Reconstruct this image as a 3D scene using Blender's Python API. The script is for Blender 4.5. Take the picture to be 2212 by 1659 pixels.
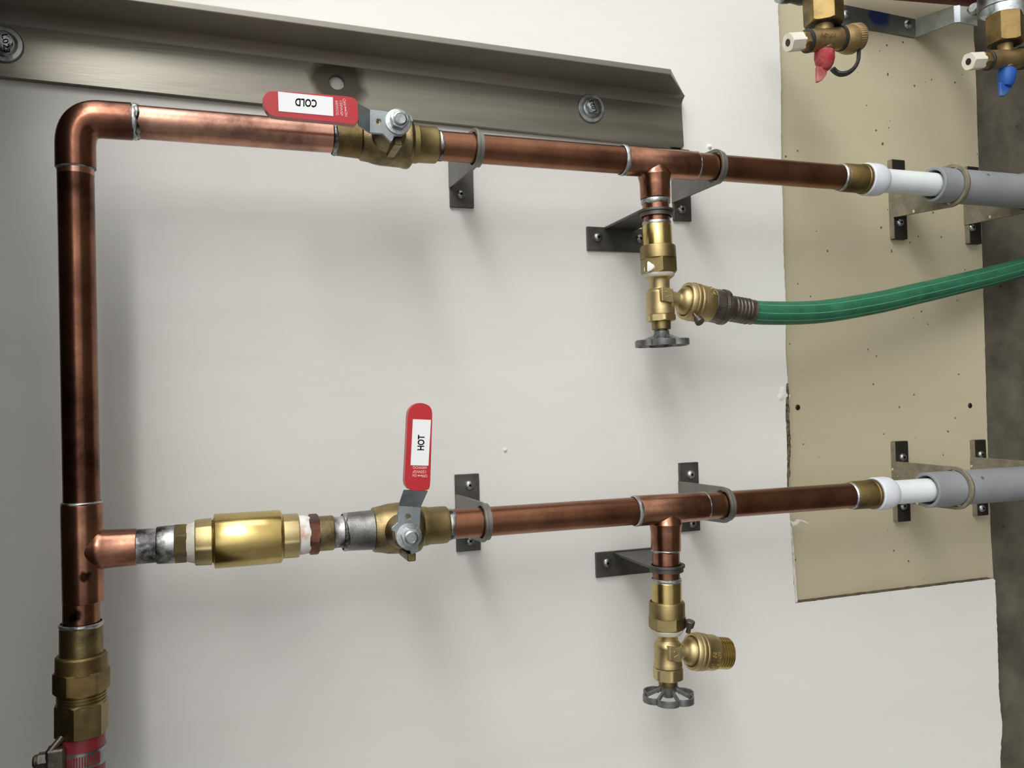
import bpy, bmesh, math, random
from mathutils import Vector, Matrix, noise
from mathutils.geometry import tessellate_polygon
random.seed(7)
for o in list(bpy.data.objects): bpy.data.objects.remove(o)
SC = bpy.context.scene
COL = SC.collection

# ------------------------------------------------------------------ camera
W, H, F = 2212.0, 1659.0, 1820.0
CX, CY = W/2, H/2
DOWN = Vector((5294.0, 94.5, -F)).normalized()          # world -Z seen by the camera
T_ = F*F/(-94.5 + .026*5294.0)
XC = Vector((-.026*T_, T_, -F)).normalized()            # world +X seen by the camera
ZC = -DOWN
XC = (XC - ZC*XC.dot(ZC)).normalized()
YC = ZC.cross(XC)
CAM = Vector((0.0, -0.688, 1.10))
R3 = Matrix((XC, YC, ZC))                               # camera -> world
cam_d = bpy.data.cameras.new('camera'); cam = bpy.data.objects.new('camera', cam_d)
COL.objects.link(cam)
cam.matrix_world = Matrix.Translation(CAM) @ R3.to_4x4()
cam_d.sensor_width = 36.0; cam_d.sensor_fit = 'HORIZONTAL'
cam_d.lens = F/W*36.0; cam_d.clip_start = .01
SC.camera = cam

def ray(u, v):
    return R3 @ Vector(((u-CX)/F, -(v-CY)/F, -1.0))
def P(u, v, d):
    "world point seen at pixel (u, v), d metres in front of the wall face"
    r = ray(u, v); t = (-d - CAM.y)/r.y
    return CAM + r*t
def proj(p):
    c = R3.transposed() @ (p-CAM)
    return CX + F*c.x/(-c.z), CY - F*c.y/(-c.z), -c.z
def depth(p): return proj(p)[2]

# ------------------------------------------------------------------ world and light
wd = bpy.data.worlds.new('room_daylight'); SC.world = wd; wd.use_nodes = True
nt = wd.node_tree; nt.nodes.clear()
def N(t, **k):
    n = nt.nodes.new(t)
    for a, b in k.items(): setattr(n, a, b)
    return n
tc = N('ShaderNodeTexCoord'); WORLD = 1.0
def lobe(direction, stops):
    vm = N('ShaderNodeVectorMath', operation='DOT_PRODUCT'); vm.inputs[1].default_value = Vector(direction).normalized()
    nt.links.new(tc.outputs['Generated'], vm.inputs[0])
    mp = N('ShaderNodeMapRange'); mp.inputs[1].default_value = -1; mp.inputs[2].default_value = 1
    cr = N('ShaderNodeValToRGB'); nt.links.new(vm.outputs['Value'], mp.inputs[0]); nt.links.new(mp.outputs[0], cr.inputs[0])
    e = cr.color_ramp.elements
    e[0].position = stops[0][0]; e[0].color = stops[0][1]+(1,); e[1].position = stops[-1][0]; e[1].color = stops[-1][1]+(1,)
    for p_, c_ in stops[1:-1]: e.new(p_).color = c_+(1,)
    return cr.outputs[0]
# bright windows to the right, a paler room in front and above, dark lower left
l1 = lobe((.90, -.42, .12), [(.40, (.29, .285, .27)), (.60, (.38, .375, .36)), (.80, (.78, .78, .765)), (1.0, (1.15, 1.15, 1.13))])
l2 = lobe((.34, -.80, .50), [(.72, (0., 0., 0.)), (.90, (.22, .22, .21)), (.965, (1.1, 1.09, 1.04)), (1.0, (1.4, 1.4, 1.34))])
ad = N('ShaderNodeMix', data_type='RGBA', blend_type='ADD'); ad.inputs['Factor'].default_value = 1
nt.links.new(l1, ad.inputs['A']); nt.links.new(l2, ad.inputs['B'])
bg = N('ShaderNodeBackground'); bg.inputs['Strength'].default_value = WORLD
out = N('ShaderNodeOutputWorld')
nt.links.new(ad.outputs['Result'], bg.inputs[0]); nt.links.new(bg.outputs[0], out.inputs[0])

def area(name, loc, target, sx, sy, power, col):
    l = bpy.data.lights.new(name, 'AREA'); l.shape = 'RECTANGLE'; l.size = sx; l.size_y = sy
    l.energy = power; l.color = col
    o = bpy.data.objects.new(name, l); COL.objects.link(o)
    o.location = loc
    o.rotation_euler = (Vector(target)-Vector(loc)).to_track_quat('-Z', 'Y').to_euler()
    return o
area('window_light', (1.38, -1.40, 1.54), (0, 0, 1.08), 1.3, .30, 21, (1, .995, .97))
area('near_window_light', (1.05, -.30, 1.20), (.1, 0, 1.12), .5, .5, 2.7, (1, 1, 1))
SC.view_settings.view_transform = 'Standard'; SC.view_settings.look = 'None'
SC.view_settings.gamma = 1; SC.view_settings.use_curve_mapping = False
SC.view_settings.exposure = -0.10

# ------------------------------------------------------------------ materials
def srgb(r, g, b):
    f = lambda c: (c/255/12.92 if c/255 <= .04045 else ((c/255+.055)/1.055)**2.4)
    return (f(r), f(g), f(b), 1)
MATS = {}
def mat(name, c1, c2=None, scale=60, metal=0., rough=.5, rough2=None, bump=0., bscale=200, detail=5,
        stretch=(1, 1, 1), lo=.35, hi=.65, spots=None, blob=None, coat=0., ramp3=None, stripes=None):
    m = bpy.data.materials.new(name); m.use_nodes = True; MATS[name] = m
    t = m.node_tree; b = t.nodes['Principled BSDF']; L = t.links.new
    b.inputs['Metallic'].default_value = metal; b.inputs['Roughness'].default_value = rough
    if coat: b.inputs['Coat Weight'].default_value = coat; b.inputs['Coat Roughness'].default_value = .25
    co = t.nodes.new('ShaderNodeTexCoord'); mpn = t.nodes.new('ShaderNodeMapping')
    mpn.inputs['Scale'].default_value = stretch
    L(co.outputs['Object'], mpn.inputs[0])
    col = None
    if c2 is not None:
        n = t.nodes.new('ShaderNodeTexNoise'); n.inputs['Scale'].default_value = scale
        n.inputs['Detail'].default_value = detail; n.inputs['Roughness'].default_value = .6
        L(mpn.outputs[0], n.inputs['Vector'])
        r = t.nodes.new('ShaderNodeValToRGB'); L(n.outputs['Fac'], r.inputs[0])
        r.color_ramp.elements[0].position = lo; r.color_ramp.elements[0].color = c1
        r.color_ramp.elements[1].position = hi; r.color_ramp.elements[1].color = c2
        if ramp3:
            q = r.color_ramp.elements.new(ramp3[0]); q.color = ramp3[1]
        col = r.outputs[0]
        if rough2 is not None:
            rr = t.nodes.new('ShaderNodeMapRange'); L(n.outputs['Fac'], rr.inputs[0])
            rr.inputs[1].default_value = lo; rr.inputs[2].default_value = hi
            rr.inputs[3].default_value = rough; rr.inputs[4].default_value = rough2
            L(rr.outputs[0], b.inputs['Roughness'])
    def mix(fac, base, other):
        x = t.nodes.new('ShaderNodeMix'); x.data_type = 'RGBA'
        L(fac, x.inputs['Factor'])
        if base is None: x.inputs['A'].default_value = c1
        else: L(base, x.inputs['A'])
        x.inputs['B'].default_value = other
        return x.outputs['Result']
    def step(sock, a, bb, o0=1., o1=0.):
        s = t.nodes.new('ShaderNodeMapRange'); L(sock, s.inputs[0])
        s.inputs[1].default_value = a; s.inputs[2].default_value = bb
        s.inputs[3].default_value = o0; s.inputs[4].default_value = o1
        return s.outputs[0]
    if spots:                                            # (scale, radius, density, colour)
        for sc_, rad_, dens, c_ in spots:
            v = t.nodes.new('ShaderNodeTexVoronoi'); v.inputs['Scale'].default_value = sc_
            dn_ = t.nodes.new('ShaderNodeTexNoise'); dn_.inputs['Scale'].default_value = sc_*5; L(co.outputs['Object'], dn_.inputs['Vector'])
            da = t.nodes.new('ShaderNodeVectorMath'); da.operation = 'MULTIPLY_ADD'; L(dn_.outputs['Color'], da.inputs[0])
            da.inputs[1].default_value = (.22/sc_,)*3; L(co.outputs['Object'], da.inputs[2]); L(da.outputs[0], v.inputs['Vector'])
            sp = t.nodes.new('ShaderNodeSeparateColor'); L(v.outputs['Color'], sp.inputs[0])
            th = t.nodes.new('ShaderNodeMath'); th.operation = 'LESS_THAN'; L(sp.outputs[0], th.inputs[0]); th.inputs[1].default_value = dens
            rd = t.nodes.new('ShaderNodeMath'); rd.operation = 'MULTIPLY'; L(sp.outputs[1], rd.inputs[0]); rd.inputs[1].default_value = rad_
            ls = t.nodes.new('ShaderNodeMath'); ls.operation = 'LESS_THAN'; L(v.outputs['Distance'], ls.inputs[0]); L(rd.outputs[0], ls.inputs[1])
            a = t.nodes.new('ShaderNodeMath'); a.operation = 'MULTIPLY'; L(th.outputs[0], a.inputs[0]); L(ls.outputs[0], a.inputs[1])
            col = mix(a.outputs[0], col, c_)
    if blob:                                             # stains: (local point, radius, colour, strength)
        for pt, rad_, c_, st in blob:
            dn = t.nodes.new('ShaderNodeVectorMath'); dn.operation = 'DISTANCE'
            wn = t.nodes.new('ShaderNodeTexNoise'); wn.inputs['Scale'].default_value = .9/rad_; L(co.outputs['Object'], wn.inputs['Vector'])
            wa = t.nodes.new('ShaderNodeVectorMath'); wa.operation = 'MULTIPLY_ADD'
            L(wn.outputs['Color'], wa.inputs[0]); wa.inputs[1].default_value = (rad_*1.1,)*3; L(co.outputs['Object'], wa.inputs[2])
            L(wa.outputs[0], dn.inputs[0]); dn.inputs[1].default_value = tuple(Vector(pt)+Vector((rad_*.55,)*3))
            col = mix(step(dn.outputs['Value'], rad_*.75, rad_*1.15, st, 0), col, c_)
    if col is None: b.inputs['Base Color'].default_value = c1
    else: L(col, b.inputs['Base Color'])
    if bump:
        n2 = t.nodes.new('ShaderNodeTexNoise'); n2.inputs['Scale'].default_value = bscale
        n2.inputs['Detail'].default_value = 4; L(mpn.outputs[0], n2.inputs['Vector'])
        bp = t.nodes.new('ShaderNodeBump'); bp.inputs['Strength'].default_value = bump
        bp.inputs['Distance'].default_value = .0006; L(n2.outputs['Fac'], bp.inputs['Height'])
        L(bp.outputs[0], b.inputs['Normal'])
    return m
M_wall = mat('white_wall_paint', srgb(222, 221, 216), srgb(228, 227, 223), 6, rough=.62, bump=.30, bscale=60, stretch=(2.4, 1, .6), lo=.3, hi=.7)
M_shade_panel = mat('dark_shade_panel', srgb(52, 46, 34), rough=.8)
M_gyp = mat('gypsum_edge', srgb(225, 222, 214), srgb(190, 182, 168), 150, rough=.9)
M_paper = mat('torn_brown_paper', srgb(50, 42, 30), srgb(120, 108, 88), 260, rough=.95, bump=.8, bscale=600)
M_ply = mat('painted_plywood', srgb(180, 170, 143), srgb(192, 183, 157), 5, rough=.6, bump=.12, bscale=120, stretch=(1, 1, .3),
            spots=[(80, .16, .30, srgb(84, 72, 54)), (150, .22, .22, srgb(104, 92, 70)), (38, .06, .22, srgb(92, 80, 60))])
M_conc = mat('concrete', srgb(66, 62, 52), srgb(108, 103, 90), 22, rough=.9, bump=.6, bscale=160, detail=8, lo=.3, hi=.75,
             spots=[(60, .25, .15, srgb(58, 52, 44))])
M_cop = mat('copper', srgb(108, 72, 58), srgb(186, 134, 110), 30, metal=1, rough=.27, rough2=.24, detail=6, lo=.32, hi=.62, bump=.1, bscale=300)
M_cop_dark = mat('tarnished_copper', srgb(70, 46, 38), srgb(160, 110, 88), 22, metal=1, rough=.30, rough2=.24, detail=6, lo=.36, hi=.70, bump=.1, bscale=300)
M_cop_brown = mat('brown_copper', srgb(124, 84, 64), srgb(162, 114, 88), 30, metal=1, rough=.28, rough2=.33, detail=6, lo=.3, hi=.7, bump=.1, bscale=300)
M_cop_pipe_c = mat('blotchy_copper', srgb(112, 82, 72), srgb(196, 150, 130), 26, metal=1, rough=.33, rough2=.24, detail=6, lo=.38, hi=.60, bump=.1, bscale=300)
M_sold = mat('solder', srgb(150, 150, 150), srgb(222, 222, 220), 90, metal=1, rough=.30, rough2=.5, bump=.6, bscale=260)
M_silv = mat('smeared_solder', srgb(74, 72, 74), srgb(200, 200, 198), 70, metal=1, rough=.34, rough2=.5, bump=.5, bscale=200, lo=.42, hi=.6)
M_brass = mat('bright_brass', srgb(186, 162, 98), srgb(208, 186, 124), 40, metal=1, rough=.18, rough2=.25)
M_brassc = mat('cast_brass', srgb(184, 164, 118), srgb(206, 188, 142), 60, metal=1, rough=.38, rough2=.46, bump=.22, bscale=2600)
M_brassd = mat('dull_brass', srgb(132, 116, 80), srgb(162, 144, 100), 45, metal=1, rough=.40, rough2=.48, bump=.15, bscale=2200)
M_bronze = mat('dull_cast_bronze', srgb(150, 126, 88), srgb(178, 152, 110), 60, metal=.9, rough=.46, rough2=.55, bump=.22, bscale=2600)
M_brasso = mat('oxidised_brass', srgb(96, 84, 58), srgb(150, 128, 84), 34, metal=1, rough=.45, rough2=.5, bump=.22, bscale=1500, lo=.38, hi=.62)
M_valve = mat('stained_valve_brass', srgb(96, 88, 68), srgb(166, 146, 102), 55, metal=1, rough=.42, rough2=.36, bump=.22, bscale=1500, lo=.36, hi=.64)
M_zincv = mat('grey_soldered_valve_end', srgb(104, 104, 104), srgb(150, 148, 144), 55, metal=1, rough=.5, rough2=.42, bump=.3, bscale=900)
M_steel = mat('dark_mill_steel', srgb(126, 122, 112), srgb(152, 148, 138), 8, metal=.35, rough=.36, rough2=.46, stretch=(3, 1, .5), lo=.3, hi=.7, bump=.1, bscale=120)
M_brk = mat('dark_steel_plate', srgb(84, 82, 78), srgb(106, 104, 99), 60, metal=.8, rough=.45, rough2=.5, bump=.15, bscale=300)
M_brkl = mat('grey_steel_strap', srgb(112, 112, 108), srgb(138, 137, 130), 50, metal=.75, rough=.44, rough2=.5, bump=.15, bscale=300)
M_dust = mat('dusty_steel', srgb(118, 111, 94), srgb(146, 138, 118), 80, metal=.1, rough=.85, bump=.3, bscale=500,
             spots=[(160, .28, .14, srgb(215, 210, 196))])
M_brkd = mat('blackened_steel', srgb(48, 44, 40), srgb(62, 57, 52), 60, metal=.6, rough=.5)
M_ring = mat('grey_steel_ring', srgb(104, 98, 86), srgb(126, 120, 106), 60, metal=.5, rough=.5)
M_zinc = mat('zinc_plate', srgb(132, 139, 143), srgb(158, 165, 169), 60, metal=.75, rough=.42, rough2=.50, bump=.12, bscale=500)
M_zinc2 = mat('worn_zinc', srgb(128, 134, 135), srgb(192, 197, 198), 70, metal=.95, rough=.28, rough2=.42, bump=.2, bscale=400)
M_galv = mat('galvanised_strap', srgb(128, 134, 128), srgb(170, 174, 164), 30, metal=.6, rough=.42, rough2=.5)
M_galvb = mat('blue_marked_galvanised', srgb(96, 104, 104), srgb(120, 126, 120), 30, metal=.6, rough=.42)
M_red = mat('red_vinyl', srgb(176, 22, 34), srgb(190, 28, 40), 30, rough=.34, coat=.3)
M_label = mat('white_label', srgb(240, 240, 243), rough=.5)
M_ink = mat('black_ink', srgb(12, 12, 13), rough=1)
M_ink.node_tree.nodes['Principled BSDF'].inputs['Specular IOR Level'].default_value = .05
M_wink = mat('white_print', srgb(235, 190, 190), rough=.5)
M_wheel = mat('grey_cast_wheel', srgb(96, 97, 98), srgb(124, 124, 124), 120, metal=.55, rough=.40, bump=.15, bscale=2200)
M_gun = mat('dark_coupling', srgb(88, 84, 78), srgb(122, 114, 104), 90, metal=.85, rough=.36, bump=.2, bscale=500)
M_hose = mat('green_hose', srgb(34, 94, 68), srgb(50, 114, 86), 60, rough=.55, bump=.2, bscale=300)
M_hosel = mat('pale_green_stripe', srgb(92, 168, 132), srgb(72, 150, 114), 60, rough=.6)
M_pvc = mat('white_plastic_pipe', srgb(226, 232, 232), srgb(214, 220, 222), 40, rough=.38)
M_collar = mat('white_plastic_collar', srgb(226, 230, 240), srgb(208, 210, 218), 40, rough=.55)
M_grey = mat('grey_plastic_sleeve', srgb(134, 136, 141), srgb(146, 148, 153), 30, rough=.5, spots=[(90, .2, .15, srgb(92, 90, 86))])
M_tape = mat('thread_tape', srgb(196, 190, 174), srgb(224, 220, 208), 80, rough=.7, bump=.6, bscale=300)
M_tapew = mat('white_thread_tape', srgb(236, 234, 230), srgb(206, 170, 148), 60, rough=.7, bump=.6, bscale=300, lo=.48, hi=.6)
M_whitep = mat('white_blob_paint', srgb(242, 242, 240), rough=.6)
M_redh = mat('faded_red_plastic', srgb(158, 40, 46), srgb(182, 116, 114), 70, rough=.65, lo=.40, hi=.62)
M_blueh = mat('faded_blue_plastic', srgb(30, 84, 164), srgb(84, 108, 150), 80, rough=.55, lo=.5, hi=.75)
M_ivory = mat('ivory_plastic', srgb(226, 220, 204), srgb(212, 206, 192), 60, rough=.45)
M_rub = mat('black_rubber', srgb(44, 44, 40), rough=.55)
M_black = mat('glossy_black', srgb(30, 34, 34), srgb(60, 66, 64), 60, rough=.3)
M_hoser = mat('red_rubber_hose', srgb(128, 36, 44), srgb(142, 46, 52), 60, rough=.4)
M_redp = mat('red_painted_steel', srgb(104, 24, 24), rough=.4)

# ------------------------------------------------------------------ object helpers
ORG = {}
def tag(o, label=None, cat=None, group=None, kind=None):
    if label: o['label'] = label
    if cat: o['category'] = cat
    if group: o['group'] = group
    if kind: o['kind'] = kind
    return o
def thing(name, label, cat, at, group=None):
    o = bpy.data.objects.new(name, None); COL.objects.link(o); o.empty_display_size = .01
    o.location = at; ORG[o.name] = Vector(at)
    return tag(o, label, cat, group)
def build(name, geo, material, parent=None, bevel=0., angle=35, org=None, label=None):
    "geo = (verts, faces[, material index per face]) in world coordinates"
    vs, fs = geo[0], geo[1]
    if parent is not None: org = ORG[parent.name]
    elif org is None: org = sum((Vector(v) for v in vs), Vector())/len(vs)
    me = bpy.data.meshes.new(name)
    me.from_pydata([tuple(Vector(v)-org) for v in vs], [], fs)
    mats = material if isinstance(material, (list, tuple)) else [material]
    for m in mats: me.materials.append(m)
    if len(geo) > 2 and geo[2]:
        for p_, i in zip(me.polygons, geo[2]): p_.material_index = i
    me.polygons.foreach_set('use_smooth', [True]*len(me.polygons))
    bm = bmesh.new(); bm.from_mesh(me)
    bmesh.ops.remove_doubles(bm, verts=bm.verts, dist=1e-7)
    bmesh.ops.recalc_face_normals(bm, faces=bm.faces); bm.to_mesh(me); bm.free()
    me.set_sharp_from_angle(angle=math.radians(angle))
    o = bpy.data.objects.new(name, me); COL.objects.link(o)
    if parent is not None:
        o.parent = parent
        o.location = (0, 0, 0)
    else: o.location = org
    ORG[o.name] = Vector(org)
    if bevel:
        b = o.modifiers.new('bevel', 'BEVEL'); b.width = bevel; b.segments = 2; b.limit_method = 'ANGLE'
        b.angle_limit = math.radians(32); b.harden_normals = True
    if label: o['label'] = label
    return o
def join(*gs):
    V, Fc, I = [], [], []
    for g in gs:
        k = len(V); V += list(g[0]); Fc += [tuple(i+k for i in f) for f in g[1]]
        I += list(g[2]) if len(g) > 2 and g[2] else [0]*len(g[1])
    return V, Fc, I
def mi(g, i): return g[0], g[1], [i]*len(g[1])

class Ax:
    def __init__(s, a, b):
        s.a = Vector(a); s.d = (Vector(b)-s.a).normalized()
    def at(s, t): return s.a + s.d*t
    def _solve(s, c, k, val):
        A = R3.transposed() @ (s.a-CAM); D = R3.transposed() @ s.d
        m = (val-c)/F
        if k == 0: return (-m*A.z - A.x)/(D.x + m*D.z)
        return (m*A.z - A.y)/(D.y - m*D.z)
    def tu(s, u): return s._solve(CX, 0, u)
    def tv(s, v): return s._solve(CY, 1, v)
    def t(s, key, x): return s.tu(x) if key == 'u' else s.tv(x)
    def at_z(s, z): return s.at((z-s.a.z)/s.d.z)
    def at_x(s, x): return s.at((x-s.a.x)/s.d.x)
def rad(ax, key, x, w):
    p = ax.at(ax.t(key, x)); u, v, z = proj(p)
    off = (v-CY)/F if key == 'u' else (u-CX)/F
    return w/2*z/F/math.sqrt(1+off*off)
def basis(d):
    e1 = Vector((0, -1, 0)); e1 = (e1 - d*e1.dot(d))
    if e1.length < .3: e1 = Vector((1, 0, 0)); e1 = (e1 - d*e1.dot(d))
    e1.normalize(); return e1, d.cross(e1)
def lathe(a, d, prof, n=48, phase=0., rfun=None, caps=(True, True)):
    d = Vector(d).normalized(); e1, e2 = basis(d)
    V, Fc = [], []
    for (s_, r) in prof:
        c = Vector(a)+d*s_
        for i in range(n):
            th = 2*math.pi*i/n + phase
            q = r*(rfun(th, s_) if rfun else 1)
            V.append(c + e1*(q*math.cos(th)) + e2*(q*math.sin(th)))
    for j in range(len(prof)-1):
        for i in range(n):
            k = (i+1) % n
            Fc.append((j*n+i, j*n+k, (j+1)*n+k, (j+1)*n+i))
    if caps[0]: Fc.append(tuple(range(n)))
    if caps[1]: Fc.append(tuple((len(prof)-1)*n+i for i in range(n)))
    return V, Fc
def lpx(ax, key, prof, n=48, phase=0., rfun=None, caps=(True, True), hexa=False):
    "lathe along an axis, profile given as (pixel position, pixel width)"
    k = .925 if hexa else 1
    return lathe(ax.a, ax.d, [(ax.t(key, x), rad(ax, key, x, w)*(1/k if hexa else 1)*(.96 if hexa else 1)) for x, w in prof], n, phase, rfun, caps)
def hexnut(ax, key, x0, x1, w, phase=0., cham=.06):
    "hexagonal nut with rounded end corners"
    n = 48
    s0, s1 = ax.t(key, x0), ax.t(key, x1)
    r = rad(ax, key, (x0+x1)/2, w)*1.02
    L_ = s1-s0
    def hx(th):
        a = (th-phase) % (math.pi/3) - math.pi/6
        return math.cos(math.pi/6)/math.cos(a)
    e1, e2 = basis(ax.d)
    V, Fc = [], []
    rings = []
    rc = r*.90
    for f, lim in ((0, rc), (.0, rc), (1, None)):
        pass
    prof = [(s0, r*.90, True), (s0+L_*.0, r*.90, True), (s0+L_*.16, 9, False), (s1-L_*.16, 9, False), (s1, r*.90, True)]
    lst = []
    for i in range(n):
        th = 2*math.pi*i/n
        R_ = r*hx(th)
        # corner is cut back by a cone
        cut = max(0., (R_-r*.90))*.75*(1 if L_ > 0 else -1)
        rr = min(R_, r*.90)
        lst.append([(s0, rr), (s0+cut, R_), (s1-cut, R_), (s1, rr)])
    for j in range(4):
        for i in range(n):
            s_, q = lst[i][j]; th = 2*math.pi*i/n
            V.append(ax.at(s_) + e1*(q*math.cos(th)) + e2*(q*math.sin(th)))
    for j in range(3):
        for i in range(n):
            k = (i+1) % n
            Fc.append((j*n+i, j*n+k, (j+1)*n+k, (j+1)*n+i))
    Fc.append(tuple(range(n))); Fc.append(tuple(3*n+i for i in range(n)))
    return V, Fc
def hexrod(a, d, s0, s1, r, phase=0., cham=.4):
    ax = Ax(a, Vector(a)+Vector(d)); 
    class Q: pass
    n = 48; e1, e2 = basis(ax.d); V, Fc = [], []
    for j in range(4):
        for i in range(n):
            th = 2*math.pi*i/n; aa = (th-phase) % (math.pi/3) - math.pi/6
            R_ = r*math.cos(math.pi/6)/math.cos(aa); cut = max(0., R_-r*.90)*cham*(1 if s1 > s0 else -1)
            rr = min(R_, r*.90) if j in (0, 3) else R_
            s_ = (s0, s0+cut, s1-cut, s1)[j]
            V.append(ax.at(s_)+e1*(rr*math.cos(th))+e2*(rr*math.sin(th)))
    for j in range(3):
        for i in range(n):
            k = (i+1) % n; Fc.append((j*n+i, j*n+k, (j+1)*n+k, (j+1)*n+i))
    Fc.append(tuple(range(n))); Fc.append(tuple(3*n+i for i in range(n)))
    return V, Fc
def tube(pts, radii, n=32, caps=True, rfun=None, up=None):
    pts = [Vector(p) for p in pts]; V, Fc = [], []
    if not isinstance(radii, (list, tuple)): radii = [radii]*len(pts)
    t0 = (pts[1]-pts[0]).normalized()
    e1 = Vector(up) if up else Vector((0, -1, 0))
    e1 = (e1-t0*e1.dot(t0)).normalized()
    for i, p_ in enumerate(pts):
        if i == 0: t = t0
        elif i == len(pts)-1: t = (pts[-1]-pts[-2]).normalized()
        else: t = ((pts[i+1]-p_).normalized()+(p_-pts[i-1]).normalized()).normalized()
        e1 = (e1-t*e1.dot(t)).normalized(); e2 = t.cross(e1)
        for k in range(n):
            th = 2*math.pi*k/n; q = radii[i]*(rfun(th) if rfun else 1)
            V.append(p_+e1*(q*math.cos(th))+e2*(q*math.sin(th)))
    for j in range(len(pts)-1):
        for i in range(n):
            k = (i+1) % n; Fc.append((j*n+i, j*n+k, (j+1)*n+k, (j+1)*n+i))
    if caps: Fc.append(tuple(range(n))); Fc.append(tuple((len(pts)-1)*n+i for i in range(n)))
    return V, Fc
def catmull(p, m=10):
    p = [Vector(q) for q in p]; p = [p[0]*2-p[1]]+p+[p[-1]*2-p[-2]]; o = []
    for i in range(1, len(p)-2):
        for j in range(m):
            t = j/m; a, b, c, d = p[i-1:i+3]
            o.append(.5*((2*b)+(-a+c)*t+(2*a-5*b+4*c-d)*t*t+(-a+3*b-3*c+d)*t**3))
    o.append(p[-2]); return o
def prism(outer, vec, holes=(), side=0, cap=0):
    "solid made by sweeping a closed world-space outline along vec"
    loops = [[Vector(q) for q in outer]]+[[Vector(q) for q in h] for h in holes]
    tris = tessellate_polygon(loops)
    flat = [q for l in loops for q in l]; n = len(flat); vec = Vector(vec)
    V = flat+[q+vec for q in flat]
    Fc = [tuple(t) for t in tris]+[tuple(i+n for i in reversed(t)) for t in tris]; I = [cap]*len(Fc)
    k = 0
    for l in loops:
        m = len(l)
        for i in range(m):
            a, b = k+i, k+(i+1) % m; Fc.append((a, b, b+n, a+n)); I.append(side)
        k += m
    return V, Fc, I
def px_poly(pts, d, th, holes=(), side=0):
    return prism([P(u, v, d) for u, v in pts], (0, th, 0), [[P(u, v, d) for u, v in h] for h in holes], side)
def box(x0, x1, y0, y1, z0, z1):
    V = [Vector((x, y, z)) for x in (x0, x1) for y in (y0, y1) for z in (z0, z1)]
    return V, [(0, 1, 3, 2), (4, 6, 7, 5), (0, 4, 5, 1), (2, 3, 7, 6), (0, 2, 6, 4), (1, 5, 7, 3)]
def obox(c, ex, ey, ez, sx, sy, sz):
    V = [Vector(c)+ex*(a*sx/2)+ey*(b*sy/2)+ez*(g*sz/2) for a in (-1, 1) for b in (-1, 1) for g in (-1, 1)]
    return V, [(0, 1, 3, 2), (4, 6, 7, 5), (0, 4, 5, 1), (2, 3, 7, 6), (0, 2, 6, 4), (1, 5, 7, 3)]
def circle_px(u, v, d, r, n=24, outd=False):
    c = P(u, v, d); return [c+Vector((r*math.cos(2*math.pi*i/n), 0, r*math.sin(2*math.pi*i/n))) for i in range(n)]
def text_geo(s, bold=0.):
    cu = bpy.data.curves.new('t', 'FONT'); cu.body = s; cu.align_x = 'CENTER'; cu.align_y = 'CENTER'
    cu.resolution_u = 3; cu.offset = bold; cu.extrude = .02
    o = bpy.data.objects.new('t', cu); COL.objects.link(o)
    bpy.context.view_layer.update()
    me = bpy.data.meshes.new_from_object(o.evaluated_get(bpy.context.evaluated_depsgraph_get()))
    V = [v.co.copy() for v in me.vertices]; Fc = [tuple(p.vertices) for p in me.polygons]
    bpy.data.objects.remove(o); bpy.data.meshes.remove(me); bpy.data.curves.remove(cu)
    x0, x1 = min(v.x for v in V), max(v.x for v in V); y0, y1 = min(v.y for v in V), max(v.y for v in V)
    return [Vector(((v.x-(x0+x1)/2)/(x1-x0), (v.y-(y0+y1)/2)/(y1-y0), v.z)) for v in V], Fc
def text_px(name, s, u, v, d, right, up, length, height, material, parent, bold=0., th=.00006):
    "flat lettering facing the camera side, right/up are unit pixel directions"
    g = text_geo(s, bold); c = P(u, v, d)
    ex = (P(u+right[0]*length, v+right[1]*length, d)-c); ey = (P(u+up[0]*height, v+up[1]*height, d)-c)
    V = [c+ex*q.x+ey*q.y+Vector((0, -1, 0))*(q.z*th/.02) for q in g[0]]
    return build(name, (V, g[1]), material, parent, angle=8)
def text_wrap(name, s, ax, t, r, th0, length, height, material, parent, flip=1, depth_=.0004, bold=0.):
    "raised lettering around a cylinder: runs round the axis, letters stand along it"
    g = text_geo(s, bold); e1, e2 = basis(ax.d); V = []
    for q in g[0]:
        th = th0 + flip*q.x*length/r
        rr = r + (depth_ if q.z > 0 else -.0003)
        V.append(ax.at(t - q.y*height) + e1*(rr*math.cos(th)) + e2*(rr*math.sin(th)))
    return build(name, (V, g[1]), material, parent)
def jag(pts, amp, stepv=6, seed=0):
    "roughen a pixel polyline"
    o = []
    for i in range(len(pts)-1):
        a, b = Vector(pts[i]+(0,)), Vector(pts[i+1]+(0,)); L_ = (b-a).length; k = max(1, int(L_/stepv))
        nrm = Vector((-(b-a).y, (b-a).x, 0)).normalized()
        for j in range(k):
            q = a+(b-a)*(j/k); w = noise.noise(Vector((q.x*.09, q.y*.09, seed)))+.6*noise.noise(Vector((q.x*.31, q.y*.31, seed+3)))
            q = q+nrm*(w*amp); o.append((q.x, q.y))
    o.append(pts[-1]); return o

DP = .077                                                # pipe axes stand this far off the wall face
def dd(u): return .077-(u-300)/1530*.007                 # the vertical runs lean in slightly
DT = dd(1425)
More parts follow.
